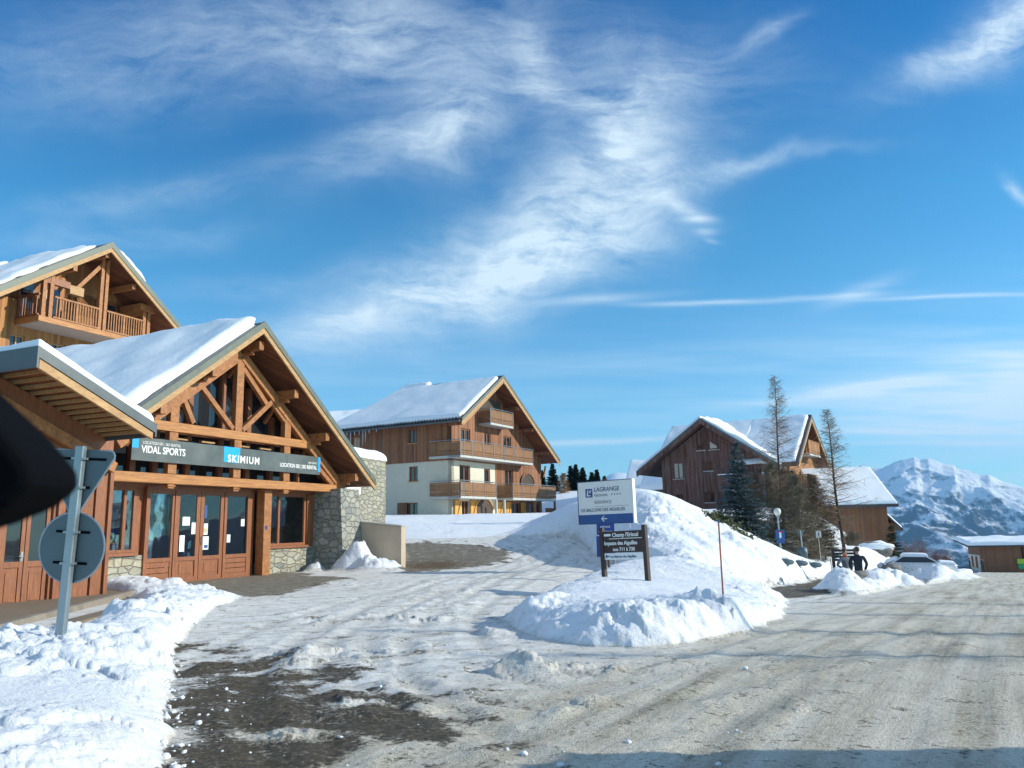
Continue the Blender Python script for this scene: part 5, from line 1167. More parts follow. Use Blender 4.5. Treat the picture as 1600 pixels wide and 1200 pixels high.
def far_houses():
    o0 = at(1535, 893, 108); z = float(o0[2]); o0[2] = 0
    g = thing('roadside_house', 'small brown house far down the road at the right edge, snow-covered roof', 'house', o0, R(-14))
    w = MB(); w.box(0, 4.9, 0, 5.2, z - 2, z + 3.3); w.build('wall', M['clad_plain'], g)
    w = MB(); w.box(-.0, -.06, .3, 5.0, z - 2, z + 1.9) if False else w.box(-.08, -.003, .2, 5.1, z - 1.5, z + 2.1); w.build('rendered_base', M['render'], g)
    w = MB(); w.box(5.4, 11, 1.0, 5.2, z - 2, z + 3.6); w.build('wing', M['clad_plain'], g)
    r_ = MB(); r_.prism_x([(-.7, z + 3.2), (5.9, z + 3.9), (5.9, z + 4.1), (-.7, z + 3.4)], -1.6, 11.5); r_.build('roof', M['tiles'], g)
    snow_slab(g, 'roof_snow', (-1.6, -.7, z + 3.4), (11.5, -.7, z + 3.4), (11.5, 5.9, z + 4.1), (-1.6, 5.9, z + 4.1), .45, 40, 20, 71, edge=.4, ragged=.1)
    window(g, 'left', 1.2, 1.9, z + .5, z + 1.9, c=-.22, frame='red_wood'); window(g, 'left', 3.0, 3.7, z + .5, z + 1.9, c=-.22, frame='red_wood')
    def small(px, py, Y, rz, L, D, eh, rh, label, base, seed):
        o0 = at(px, py, Y); z = float(o0[2]); o0[2] = 0
        g = thing('snowy_house', label, 'house', o0, rz)
        w = MB(); w.box(0, L, 0, D, base, z); w.build('wall', M['clad_plain'], g)
        r_ = MB(); r_.prism_x([(-.6, z - .1), (D / 2, z + rh), (D / 2, z + rh + .2), (-.6, z + .1)], -.6, L + .6); r_.prism_x([(D / 2, z + rh), (D + .6, z - .1), (D + .6, z + .1), (D / 2, z + rh + .2)], -.6, L + .6)
        r_.prism_x([(0, z), (D, z), (D / 2, z + rh)], 0, L); r_.build('roof', M['tiles'], g)
        snow_slab(g, 'roof_snow', (-.6, D / 2, z + rh + .2), (L + .6, D / 2, z + rh + .2), (L + .6, -.6, z + .1), (-.6, -.6, z + .1), .4, 40, 24, seed, edge=.3, ragged=.1, amp=.3)
        return g
    small(984, 768, 92, R(-20), 4.0, 7.5, 3, 3.4, 'house with a tall snow-covered roof seen between the white residence board and the dark chalet', 0, 81)
    small(1010, 768, 84, R(-28), 6, 5.0, 3, 3.0, 'house with snow-covered roof tucked right behind the left eave of the dark chalet', 0, 82)
    small(500, 674, 84, R(-10), 3.2, 7, 3, 2.2, 'snow-covered roof peeping out above the ski shop roof, left of the middle chalet', 0, 83)
far_houses()
def shadow_block():  # unseen building, added so its shadow falls across the near road
    g = thing('roadside_shadow_block', 'unseen low flat-roofed stone block, added beside the road to cast the foreground shadow', 'shadow_block', (6.4, -8.4, 0), 0)
    b = MB(); b.box(0, 7, 0, 13.55, -1.5, 2.3); b.build('wall', M['stone_grey'], g); b = MB(); b.box(-.25, 7.2, -.2, 13.65, 2.303, 2.5); b.build('roof', M['tiles'], g)
    snow_slab(g, 'roof_snow', (-.2, -.2, 2.5), (7.2, -.2, 2.5), (7.2, 13.55, 2.5), (-.2, 13.55, 2.5), .2, 20, 30, 85)
    b = MB(); b.box(-.05, -.003, 8.5, 11.2, -.1, 2.0)
    for k in range(6): b.box(-.07, -.05, 8.55, 11.15, .0 + k * .33, .28 + k * .33)
    b.build('door', M['red_wood'], g)
shadow_block()

# ================================================================== SIGNS AND STREET THINGS
def near_sign():
    base = at(92, 1010, 9.0); top = at(127, 700, 8.9); base[2] -= .15
    ax = Vector(top - base); L = ax.length
    g = thing('road_sign', 'grey back of a leaning road sign, disc below upside-down triangle, in the near snowbank', 'road sign', base)
    q = ax.to_track_quat('Z', 'Y'); g.rotation_mode = 'QUATERNION'; g.rotation_quaternion = q @ Matrix.Rotation(R(0), 3, 'Z').to_quaternion()
    # face plane: local x right, local y away from the viewer
    g.rotation_mode = 'XYZ'
    zaxis = ax.normalized(); xaxis = Vector((math.cos(R(-6)), math.sin(R(-6)), 0)); xaxis = (xaxis - zaxis * xaxis.dot(zaxis)).normalized(); yaxis = zaxis.cross(xaxis)
    g.rotation_euler = Matrix((xaxis, yaxis, zaxis)).transposed().to_euler()
    b = MB(); b.prism_z([(-.05, -.03), (-.04, -.04), (.04, -.04), (.05, -.03), (.05, .03), (.04, .04), (-.04, .04), (-.05, .03)], 0, L + .02); b.build('post', M['galv'], g, bevel=.006)
    zc = L * (1010 - 848) / (1010 - 700) + .0
    d = MB(); n = 48; P_ = [(.385 * math.cos(2 * math.pi * k / n) - .02, zc + .385 * math.sin(2 * math.pi * k / n)) for k in range(n)]; d.prism_y(P_, .052, .062); o = d.build('disc', M['sign_back'], g)
    d = MB(); d.tube([(x, .056, z) for x, z in P_] + [(P_[0][0], .056, P_[0][1])], .011, 6, cap=False); d.build('disc_rim', M['galv'], o)
    zt = L - .02
    T = [(-.50, zt), (.42, zt), (-.04, zt - .80)]
    def rt(P_, r_=.06, k=5):
        out = []
        for i in range(3):
            a, b_, c_ = Vector(P_[i - 1]), Vector(P_[i]), Vector(P_[(i + 1) % 3]); u_, v_ = (a - b_).normalized(), (c_ - b_).normalized()
            h = (u_ + v_).normalized(); s = math.sqrt((1 - u_.dot(v_)) / 2); cc = b_ + h * (r_ / s)
            p0 = b_ + u_ * (r_ / s * math.sqrt(1 - s * s)); p1 = b_ + v_ * (r_ / s * math.sqrt(1 - s * s))
            for j in range(k + 1):
                m_ = p0.lerp(p1, j / k); out.append(tuple(cc + (m_ - cc).normalized() * r_))
        return out
    T = rt(T); d = MB(); d.prism_y(T, .052, .062); o2 = d.build('triangle', M['sign_back'], g)
    d = MB(); d.tube([(x, .056, z) for x, z in T] + [(T[0][0], .056, T[0][1])], .010, 6, cap=False); d.build('triangle_rim', M['galv'], o2)
    for z, w_ in ((zc + .17, .20), (zc - .17, .20), (zt - .1, .30), (zt - .42, .14)):
        b = MB(); b.box(-w_ - .02, w_ - .02, .043, .051, z - .014, z + .014); b.build('rail', M['black'], g)
        b = MB(); b.box(-.075, .075, -.047, .042, z - .012, z + .014); b.tube([(.09, 0, z), (-.09, 0, z)], .012, 6); b.build('clamp', M['galv'], g)
near_sign()
def board_marker():
    p = on(62, 1045, .22); g = thing('stone_kerb_block', 'grey stone edging poking out of the near snowbank below the leaning sign', 'edging', (p[0], p[1], float(p[2]) - .12), R(12))
    b = MB(); b.box(-.36, .22, -.03, .05, -.12, .19); b.build('plate', M['concrete'], g, bevel=.015); b = MB(); b.box(.20, .26, -.10, .06, -.2, .20); b.build('upright', M['concrete'], g, bevel=.01)

board_marker()
def champ_sign():
    p = at(946, 905, 20.3); q = at(1023, 905, 19.6); rz = math.atan2(q[1] - p[1], q[0] - p[0]) - R(14)
    W = 1.33; g = thing('street_name_board', 'dark brown street name board Champ l\'Eriscal on two posts in the snow', 'street sign', (p[0], p[1], float(p[2])), rz)
    g.rotation_euler = (0, R(-1.8), rz)
    for x, h in ((-.02, 1.26), (W - .02, 1.28)):
        b = MB(); b.prism_x([(-.055, -.6), (.055, -.6), (.055, h - .03), (.03, h), (-.03, h), (-.055, h - .03)], x - .055, x + .055); b.build('post', M['post_dark'], g, bevel=.012)
    b = MB(); b.box(.036, W - .076, -.02, .02, .985, 1.16); b.build('name_plank', M['post_dark'], g, bevel=.006)
    b = MB(); b.box(.036, W - .076, -.02, .02, .64, .975); b.build('name_plank', M['post_dark'], g, bevel=.006)
    b = MB(); b.box(.036, W - .076, -.018, .018, .47, .628); b.build('white_plank', M['board_white'], g, bevel=.004)
    b = MB(); b.box(.06, .27, -.026, -.021, 1.04, 1.10); b.build('white_mark', M['letter'], g)
    b = MB(); b.box(.22, W - .1, -.026, -.021, .968, .984); b.build('white_line', M['letter'], g)
    text("Champ l'Eriscal", M['letter'], g, (.32, -.025, .995), .135, sx=.98, bold=.003)
    text("Impasse des Aiguilles", M['letter'], g, (.05, -.025, .80), .132, sx=.93, bold=.003)
    text("nos 711 à 730", M['letter'], g, (.32, -.025, .655), .12, bold=.003)
    text("Les Balcons des Aiguilles", M['ink'], g, (.22, -.022, .50), .085, sx=.95)
    b = MB(); b.prism_y([(.06, .55), (.12, .60), (.12, .565), (.19, .565), (.19, .535), (.12, .535), (.12, .50)], -.023, -.019); b.build('arrow', M['ink'], g)
    b = MB(); b.box(.09, .13, .02, .07, .28, .62); b.build('bracket', M['post_dark'], g)
champ_sign()
def residence_sign():
    p = at(906, 819, 27.6); q = at(993, 817, 26.4); rz = math.atan2(q[1] - p[1], q[0] - p[0]) - R(3); W = float(np.hypot(*(q - p)[:2])); H_ = 1.40
    g = thing('residence_board', 'large white residence board LAGRANGE with a blue arrow band, behind the brown street name board', 'sign', (p[0], p[1], float(p[2])), rz)
    g.rotation_euler = (0, R(-.8), rz)
    b = MB(); b.box(0, W, -.02, .06, .30, H_); b.build('panel', M['board_white'], g)
    b = MB(); b.box(0, W, -.02, .06, 0, .296); b.build('blue_band', M['blue'], g)
    b = MB(); b.box(-.025, 0, -.03, .1, -.02, H_ + .02); b.box(0, W, -.03, .1, H_, H_ + .022); b.box(0, W, -.03, .1, -.022, 0); b.build('dark_frame', M['ink'], g)
    b = MB(); b.box(W, W + .04, -.03, .14, -.02, H_ + .02); b.build('side_profile', M['white'], g)
    for x in (.78, 1.22): b = MB(); b.box(x - .04, x + .04, .065, .13, -2.4, H_ - .1); b.build('post', M['galv'], g)
    b = MB(); b.box(.30, .58, -.026, -.021, .88, 1.17); o = b.build('logo', M['blue'], g)
    b = MB(); b.beam((.37, -.03, .93), (.41, -.03, 1.12), .006, .04, (0, 0, 1)); b.add([(.36, -.03, .92), (.40, -.03, .92), (.43, -.03, 1.12), (.39, -.03, 1.12)], [(0, 1, 2, 3)]); b.add([(.36, -.0305, .92), (.50, -.0305, .92), (.51, -.0305, .955), (.37, -.0305, .955)], [(0, 1, 2, 3)]); b.add([(.45, -.031, 1.10), (.485, -.031, 1.0), (.55, -.031, 1.13), (.52, -.031, 1.13), (.487, -.031, 1.06), (.47, -.031, 1.11)], [(0, 1, 2, 3, 4, 5)]); b.build('emblem', M['letter'], o)
    text('LAGRANGE', M['ink'], g, (.64, -.023, 1.02), .205, sx=.93, shear=.08, bold=.001)
    text('vacances', M['ink_grey'], g, (.64, -.023, .865), .16, sx=.95)
    for k in range(4): 
        b = MB(); P_ = []
        for j in range(10): a = math.pi / 2 + j * math.pi / 5; r_ = .034 if j % 2 == 0 else .015; P_.append((1.34 + k * .105 + r_ * math.cos(a), .945 + r_ * math.sin(a)))
        b.prism_y(P_, -.026, -.021); b.build('star', M['ink'], g)
    text('RÉSIDENCE', M['ink_grey'], g, (.64, -.023, .63), .14, sx=.95)
    b = MB(); b.box(.64, W - .12, -.024, -.021, .555, .563); b.build('rule', M['ink_grey'], g)
    text('LES BALCONS DES AIGUILLES', M['ink'], g, (.08, -.023, .37), .150, sx=(W - .18) / 2.02 * .93, bold=.001)
    cx = W * .47
    b = MB(); b.prism_y([(cx - .11, .15), (cx - .02, .24), (cx + .02, .24), (cx - .045, .167), (cx + .12, .167), (cx + .12, .133), (cx - .045, .133), (cx + .02, .06), (cx - .02, .06)], -.026, -.021); b.build('arrow', M['letter'], g)
residence_sign()
def blue_plates():
    p = at(933, 870, 24.0); g = thing('blue_sign', 'pair of deep blue plates mostly hidden behind the left post of the brown board', 'sign', p, R(-22))
    b = MB(); b.box(0, .56, -.015, .01, 0, .60); b.build('lower_plate', M['blue_deep'], g, bevel=.004)
    b = MB(); b.box(.02, .56, -.015, .01, .63, .96); b.build('upper_plate', M['blue_deep'], g, bevel=.004)
    text('IMPASSE', M['letter'], g, (.29, -.018, .82), .085, align='CENTER'); text('DES AIGUILLES', M['letter'], g, (.29, -.018, .69), .075, align='CENTER', sx=.85)
    b = MB(); b.box(.26, .31, .012, .05, -1.5, .93); b.build('post', M['galv'], g)
blue_plates()
def poles():
    a, b_ = at(1130, 932, 16.4), at(1122.5, 812, 16.4); g = thing('snow_pole', 'thin red snow marker pole standing in the bank right of the brown board', 'marker pole', a)
    d = Vector(b_ - a); b = MB(); b.tube([(0, 0, -.2), tuple(d * .95)], .017, 10); b.build('shaft', M['pole_rust'], g); b = MB(); b.tube([tuple(d * .951), tuple(d)], .019, 10); b.build('reflector', M['blue'], g)
    # lamp
    a, t = at(1223, 890, 38), at(1215, 806, 38); d = Vector(t - a)
    g = thing('street_lamp', 'grey street lamp with an opal globe in front of the bare larches', 'street lamp', a)
    b = MB(); b.tube([(0, 0, -.4), tuple(d * .45)], .05, 10); b.tube([tuple(d * .45), tuple(d)], .035, 10); b.build('pole', M['galv'], g)
    b = MB(); b.lathe([(.05, -.19), (.11, -.155), (.155, -.07), (.168, .0), (.155, .075), (.11, .14), (.04, .165)], 20, tuple(d + Vector((0, 0, .2)))); b.build('globe', M['lamp_glass'], g, smooth=True)
    b = MB(); b.lathe([(.05, -.26), (.08, -.22), (.08, -.18)], 12, tuple(d + Vector((0, 0, .2)))); b.build('collar', M['galv'], g)
    p = at(1219.5, 842, 37.85); g = thing('dead_end_sign', 'square blue dead-end sign strapped to the street lamp pole', 'road sign', p, R(-4))
    b = MB(); b.box(-.21, .21, -.03, -.01, 0, .42); b.build('plate', M['blue'], g, bevel=.004); b = MB(); b.box(-.05, .05, -.036, -.031, .05, .30); b.box(-.11, .11, -.036, -.031, .30, .36) if False else None; b.build('white_stem', M['letter'], g)
    b = MB(); b.box(-.13, .13, -.036, -.031, .305, .365); b.build('red_bar', M['red'], g); b = MB(); b.box(-.18, .18, -.03, -.01, -.20, -.03); b.build('small_plate', M['blue'], g)
    p = at(1256, 872, 39); g = thing('yield_sign', 'grey back of a small triangular sign on a post, right of the street lamp', 'road sign', p, R(4))
    b = MB(); b.tube([(0, 0, -.4), (-.07, 0, 1.32)], .032, 8); b.build('post', M['galv'], g); b = MB(); b.prism_y([(-.31, 1.32), (.17, 1.34), (-.05, .92)], -.01, .01); b.build('triangle', M['metal_green'], g)
    b = MB(); b.lathe([(.22, 0), (.25, .3), (.2, .5), (.05, .52)], 14, (0, .1, 0)); b.build('snow_guard', M['sign_back'], g, smooth=True)
    p = at(1282, 866, 41); g = thing('notice_post', 'small white notice on a thin post beside the bushes', 'sign', p, 0)
    b = MB(); b.tube([(0, 0, -.3), (-.03, 0, .95)], .018, 8); b.build('post', M['white'], g); b = MB(); b.box(-.15, .11, -.03, -.01, .82, 1.18); b.build('plate', M['board_white'], g); b = MB(); b.box(-.06, .02, -.034, -.031, .92, 1.1); b.build('pictogram', M['ink_grey'], g)
    p = at(1303, 884, 36); g = thing('slatted_direction_board', 'dark slatted direction board on posts beside the two walkers', 'sign', p, R(-8))
    for x in (0, .95): b = MB(); b.box(x - .06, x + .06, -.06, .06, -.4, .75); b.build('post', M['post_dark'], g)
    for k in range(4): b = MB(); b.box(.07, .88, -.02, .02, .20 + k * .135, .30 + k * .135); b.build('plank', M['post_dark'], g)
    p = at(1300, 893, 33.5); g = thing('marker_stake', 'short dark stake in the snow left of the two walkers', 'stake', p); b = MB(); b.tube([(0, 0, -.3), (-.02, 0, .55)], .014, 6); b.build('shaft', M['post_dark'], g)
    # sunken container lids
    for k, (px, py) in enumerate(((1224, 876), (1246, 878), (1269, 881))):
        p = hit(px, py, 15); z = p[2] - .14
        g = thing('container_lid', ('leftmost of the three sunken grey container lids in the snow below the lamp', 'middle of the three sunken grey container lids, snow along its rim', 'rightmost of the three sunken grey container lids, nearest the walkers')[k], 'waste container', (p[0], p[1], z - .10), .4 * k, 'sunken waste containers')
        b = MB(); b.lathe([(.36, .08), (.44, .15), (.44, .20), (.36, .27), (.15, .31), (.03, .32)], 24); b.build('lid', M['sign_back'], g, smooth=False)
        b = MB(); b.tube([(-.12, -.2, .30), (-.12, -.2, .36), (.12, -.2, .36), (.12, -.2, .30)], .014, 6); b.build('handle', M['galv'], g)
        snow_slab(g, 'snow_patch', (-.22, -.05, .27), (.24, -.05, .27), (.2, .28, .25), (-.2, .28, .25), .09, 10, 8, 90 + k, edge=.12, ragged=.03)
poles()

def lump(name, loc, size, m, seed, parent=None, sub=3, amp=.28, fr=1.6):
    import bmesh
    bm = bmesh.new(); bmesh.ops.create_icosphere(bm, subdivisions=sub, radius=1)
    for v in bm.verts:
        n = mnoise.fractal(v.co * fr + Vector((seed * 3.1, seed, 0)), 0.8, 2.1, 4); v.co *= 1 + amp * n; v.co = Vector((v.co.x * size[0], v.co.y * size[1], v.co.z * size[2]))
    me = bpy.data.meshes.new(name); bm.to_mesh(me); bm.free(); me.materials.append(m); me.polygons.foreach_set('use_smooth', [True] * len(me.polygons))
    o = bpy.data.objects.new(name, me); C.objects.link(o); o.location = loc
    if parent: o.parent = parent
    return o
def rocks():
    p = at(1362, 858, 56); p[2] -= .15; g = thing('snowy_boulder', 'long grey boulder capped with snow in front of the brown barn', 'boulder', p, R(-12))
    lump('rock', (0, 0, 0), (1.25, .7, .62), M['rock'], 3, g); lump('snow_cap', (.20, .0, .30), (1.25, .68, .36), M['snow'], 5, g, amp=.35)
    for k, (px, py, Y, s, l) in enumerate(((1342, 898, 29.3, .22, 'brown clod of earth on top of the snow heap in front of the walkers'), (1392, 888, 35.5, .3, 'dirty brown lump in the roadside snow heap right of the walkers'),
            (1453, 888, 52, .35, 'dark stone at the top left of the farther snow heap'), (1454, 898, 51, .35, 'dark stone at the foot of the farther snow heap'), (1464, 896, 52, .3, 'dark stone low in the middle of the farther snow heap'), (1467, 886, 53, .3, 'dark stone beside the top of the farther snow heap'))):
        p = at(px, py, Y); o = lump('earth_clod' if k < 2 else 'rock', p, (s * 1.5, s, s * .6) if k < 2 else (s, s, s * .9), M['rock'], 20 + k); tag(o, l, 'clod' if k < 2 else 'stone', 'dirt in the roadside heaps')
rocks()
#PART3#
# ================================================================== TREES
M['bark'] = simple('larch_bark', (0.075, 0.055, 0.042), 0.9, var=0.4, sc=8, bmp=0.6, bsc=30)
M['twig'] = simple('bare_twigs', (0.20, 0.135, 0.085), 0.85, var=0.45, sc=1.3, bmp=0)
M['twig_grey'] = simple('grey_brown_twigs', (0.17, 0.14, 0.095), 0.85, var=0.45, sc=1.1, bmp=0)
M['needle_blue'] = simple('blue_spruce_needles', (0.085, 0.13, 0.145), 0.8, var=0.5, sc=1.8, bmp=0)
M['needle'] = simple('dark_spruce_needles', (0.022, 0.048, 0.030), 0.8, var=0.5, sc=1.8, bmp=0)
M['needle_olive'] = simple('olive_juniper', (0.075, 0.085, 0.028), 0.8, var=0.5, sc=1.8, bmp=0)
M['twig_red'] = simple('reddish_twigs', (0.20, 0.11, 0.085), 0.85, var=0.35, sc=1.3, bmp=0)
M['twig_orange'] = simple('orange_dry_twigs', (0.26, 0.15, 0.07), 0.85, var=0.35, sc=1.3, bmp=0)

class Sticks:
    """many thin three-sided tapered sticks, gathered fast"""
    def __init__(s): s.p = []; s.q = []; s.a = []; s.b = []
    def add(s, p, q, a, b): s.p.append(p); s.q.append(q); s.a.append(a); s.b.append(b)
    def build(s, name, m, parent):
        p, q = np.array(s.p), np.array(s.q); a, b = np.array(s.a)[:, None], np.array(s.b)[:, None]
        d = q - p; d /= np.linalg.norm(d, axis=1, keepdims=True) + 1e-9
        r_ = np.where(np.abs(d[:, 2:3]) > .9, np.array([[1., 0, 0]]), np.array([[0, 0, 1.]])); u = np.cross(d, r_); u /= np.linalg.norm(u, axis=1, keepdims=True); v = np.cross(d, u)
        V = []
        for c, rad in ((p, a), (q, b)):
            for k in range(3): t = 2 * math.pi * k / 3; V.append(c + rad * (u * math.cos(t) + v * math.sin(t)))
        V = np.stack(V, 1); n = len(p); base = (np.arange(n) * 6)[:, None]
        Q = np.concatenate([base + np.array([[k, (k + 1) % 3, (k + 1) % 3 + 3, k + 3]]) for k in range(3)])
        return np_mesh(name, V.reshape(-1, 3), Q, m, parent, smooth=False)

def larch(base, h, rad, label, seed, top=None, start=.12, dens=9, twig='twig', group='bare larches', thick=1.0, tw=1.0, up=.12, cat='tree'):
    rnd = random.Random(seed); g = thing('larch_tree', label, cat, base, 0, group)
    lean = Vector((top[0] - base[0], top[1] - base[1], 0)) if top is not None else Vector((rnd.uniform(-.2, .2), 0, 0))
    ax = lambda f: np.array([lean.x * f + .05 * math.sin(f * 7 + seed), lean.y * f, h * f])
    tr = MB(); N = 14; tr.tube([tuple(ax(i / N) - (np.array([0, 0, .5]) if i == 0 else 0)) for i in range(N + 1)], [thick * (.0125 * h * (1 - i / N) ** .9 + .008) for i in range(N + 1)], 8); tr.build('trunk', M['bark'], g, smooth=True)
    S = Sticks(); nb = int(h * dens)
    for i in range(nb):
        f = start + (1 - start) * (i + rnd.random()) / nb
        L = rad * ((1 - f) / (1 - start)) ** .95 * rnd.uniform(.55, 1.1) + .12
        if f < start + .12: L *= .6 + 3 * (f - start)
        az = rnd.uniform(0, 2 * math.pi); el = up + rnd.uniform(-.22, .22) + .45 * f
        p = ax(f); d = np.array([math.cos(az) * math.cos(el), math.sin(az) * math.cos(el), math.sin(el)])
        n = 5; seg = L / n; r0_ = thick * (.008 + .008 * L)
        for j in range(n):
            d = d + np.array([rnd.uniform(-.10, .10), rnd.uniform(-.10, .10), -.07 + .05 * j]); d /= np.linalg.norm(d)
            q = p + d * seg; S.add(p, q, r0_ * (1 - j / n) + .003, r0_ * (1 - (j + 1) / n) + .003)
            for k in range(int(3.2 * tw + rnd.random())):
                t = rnd.random(); c = p + (q - p) * t; sd_ = np.cross(d, [0, 0, 1.0]) * rnd.choice((-1, 1)); e = sd_ * rnd.uniform(.5, 1) + d * rnd.uniform(.1, .7) + np.array([0, 0, rnd.uniform(-.75, .15)]); e /= np.linalg.norm(e)
                l = rnd.uniform(.18, .58) * (0.5 + .5 * min(L, 1.6)); m_ = c + e * l * .55; S.add(c, m_, .0055, .004)
                e2 = e + np.array([rnd.uniform(-.3, .3), rnd.uniform(-.3, .3), -.35]); e2 /= np.linalg.norm(e2); S.add(m_, m_ + e2 * l * .5, .004, .0025)
                if rnd.random() < .6 * tw:
                    e3 = e + np.array([rnd.uniform(-.8, .8), rnd.uniform(-.8, .8), rnd.uniform(-.5, .3)]); e3 /= np.linalg.norm(e3); S.add(m_, m_ + e3 * l * .35, .0038, .0025)
            p = q
    S.build('crown', M[twig], g)
    return g

def quads_mesh(name, cs, us, vs, m, parent):
    cs, us, vs = np.array(cs), np.array(us), np.array(vs); V = np.stack([cs - us - vs, cs + us - vs * .6, cs + us * .9 + vs, cs - us * .8 + vs * .7], 1)
    n = len(cs); Q = (np.arange(n) * 4)[:, None] + np.arange(4)[None]
    return np_mesh(name, V.reshape(-1, 3), Q, m, parent, smooth=False)
def spruce(base, h, rad, label, seed, mat='needle', group='spruces', dens=1.0, nsize=.09, start=.04, name='spruce_tree', snow=0.0):
    rnd = random.Random(seed); g = thing(name, label, 'tree', base, 0, group)
    tr = MB(); tr.tube([(0, 0, -.4), (0, 0, h * .5), (0, 0, h * .97)], [.02 * h + .02, .012 * h, .006], 7); tr.build('trunk', M['bark'], g)
    cs, us, vs = [], [], []; sc_, su, sv_ = [], [], []
    layers = int(h * 3.6 * dens)
    for i in range(layers):
        f = start + (1 - start) * (i + rnd.random() * .6) / layers; R_ = rad * (1 - f) ** .85 * rnd.uniform(.8, 1.12) + .06; nb = int(5 + 9 * R_ / rad * dens)
        for k in range(nb):
            az = rnd.uniform(0, 2 * math.pi); L = R_ * rnd.uniform(.7, 1.08); el = -.28 + .5 * f; p = np.array([0, 0, f * h]); d = np.array([math.cos(az) * math.cos(el), math.sin(az) * math.cos(el), math.sin(el)])
            m_ = max(3, int(L / (nsize * 1.05)))
            for j in range(m_):
                t = (j + .7) / m_; c = p + d * L * t + np.array([0, 0, .16 * L * t * t]) ; sd_ = np.array([-math.sin(az), math.cos(az), 0]); w_ = (.35 + .9 * (1 - t)) * .30 * L + .04
                for s_ in (-1, 1):
                    c2 = c + sd_ * s_ * rnd.uniform(.1, 1) * w_ + np.array([0, 0, rnd.uniform(-.09, .03)])
                    a = rnd.uniform(-.6, .6); u_ = (d * math.cos(a) + sd_ * math.sin(a)) * nsize * rnd.uniform(.6, 1.3); v_ = (sd_ * math.cos(a) - d * math.sin(a) + np.array([0, 0, rnd.uniform(-.9, .5)])) * nsize * rnd.uniform(.3, .6)
                    if rnd.random() < snow: sc_.append(c2 + [0, 0, .03]); su.append(u_); sv_.append(np.array([v_[0], v_[1], 0]))
                    else: cs.append(c2); us.append(u_); vs.append(v_)
    quads_mesh('crown', cs, us, vs, M[mat], g)
    if sc_: quads_mesh('snow_on_branches', sc_, su, sv_, M['snow'], g)
    return g
def bush(base, size, label, seed, mat='twig_grey', n=420, group='shrubs', leafy=False, name='shrub'):
    rnd = random.Random(seed); g = thing(name, label, 'shrub', base, 0, group); S = Sticks(); cs, us, vs = [], [], []
    for i in range(n):
        az = rnd.uniform(0, 6.28); el = rnd.uniform(.35, 1.5); d = np.array([math.cos(az) * math.cos(el), math.sin(az) * math.cos(el), math.sin(el)]); p = np.array([rnd.gauss(0, .12) * size[0], rnd.gauss(0, .12) * size[0], -.1]); L = rnd.uniform(.5, 1.0)
        sc = np.array([size[0], size[0], size[1]])
        for j in range(4):
            q = p + d * sc * L / 4; S.add(p, q, .014 - .003 * j, .011 - .003 * j); p = q; d = d + np.array([rnd.uniform(-.25, .25), rnd.uniform(-.25, .25), rnd.uniform(-.1, .2)]); d /= np.linalg.norm(d)
            for k in range(2):
                e = d + np.array([rnd.uniform(-1, 1), rnd.uniform(-1, 1), rnd.uniform(-.3, .6)]); e /= np.linalg.norm(e); S.add(p, p + e * rnd.uniform(.1, .35), .005, .003)
                if leafy:
                    for _ in range(3):
                        c = p + e * rnd.uniform(0, .35) + np.array([rnd.gauss(0, .06) for _ in range(3)]); cs.append(c); u_ = np.array([rnd.gauss(0, 1) for _ in range(3)]); u_ /= np.linalg.norm(u_); v_ = np.cross(u_, [rnd.gauss(0, 1) for _ in range(3)]); v_ /= np.linalg.norm(v_); us.append(u_ * .075); vs.append(v_ * .035)
    S.build('branches', M['bark'] if leafy else M[mat], g)
    if leafy: quads_mesh('foliage', cs, us, vs, M[mat], g)
    return g
def gp(px, py, Y):
    p = at(px, py, Y); return p
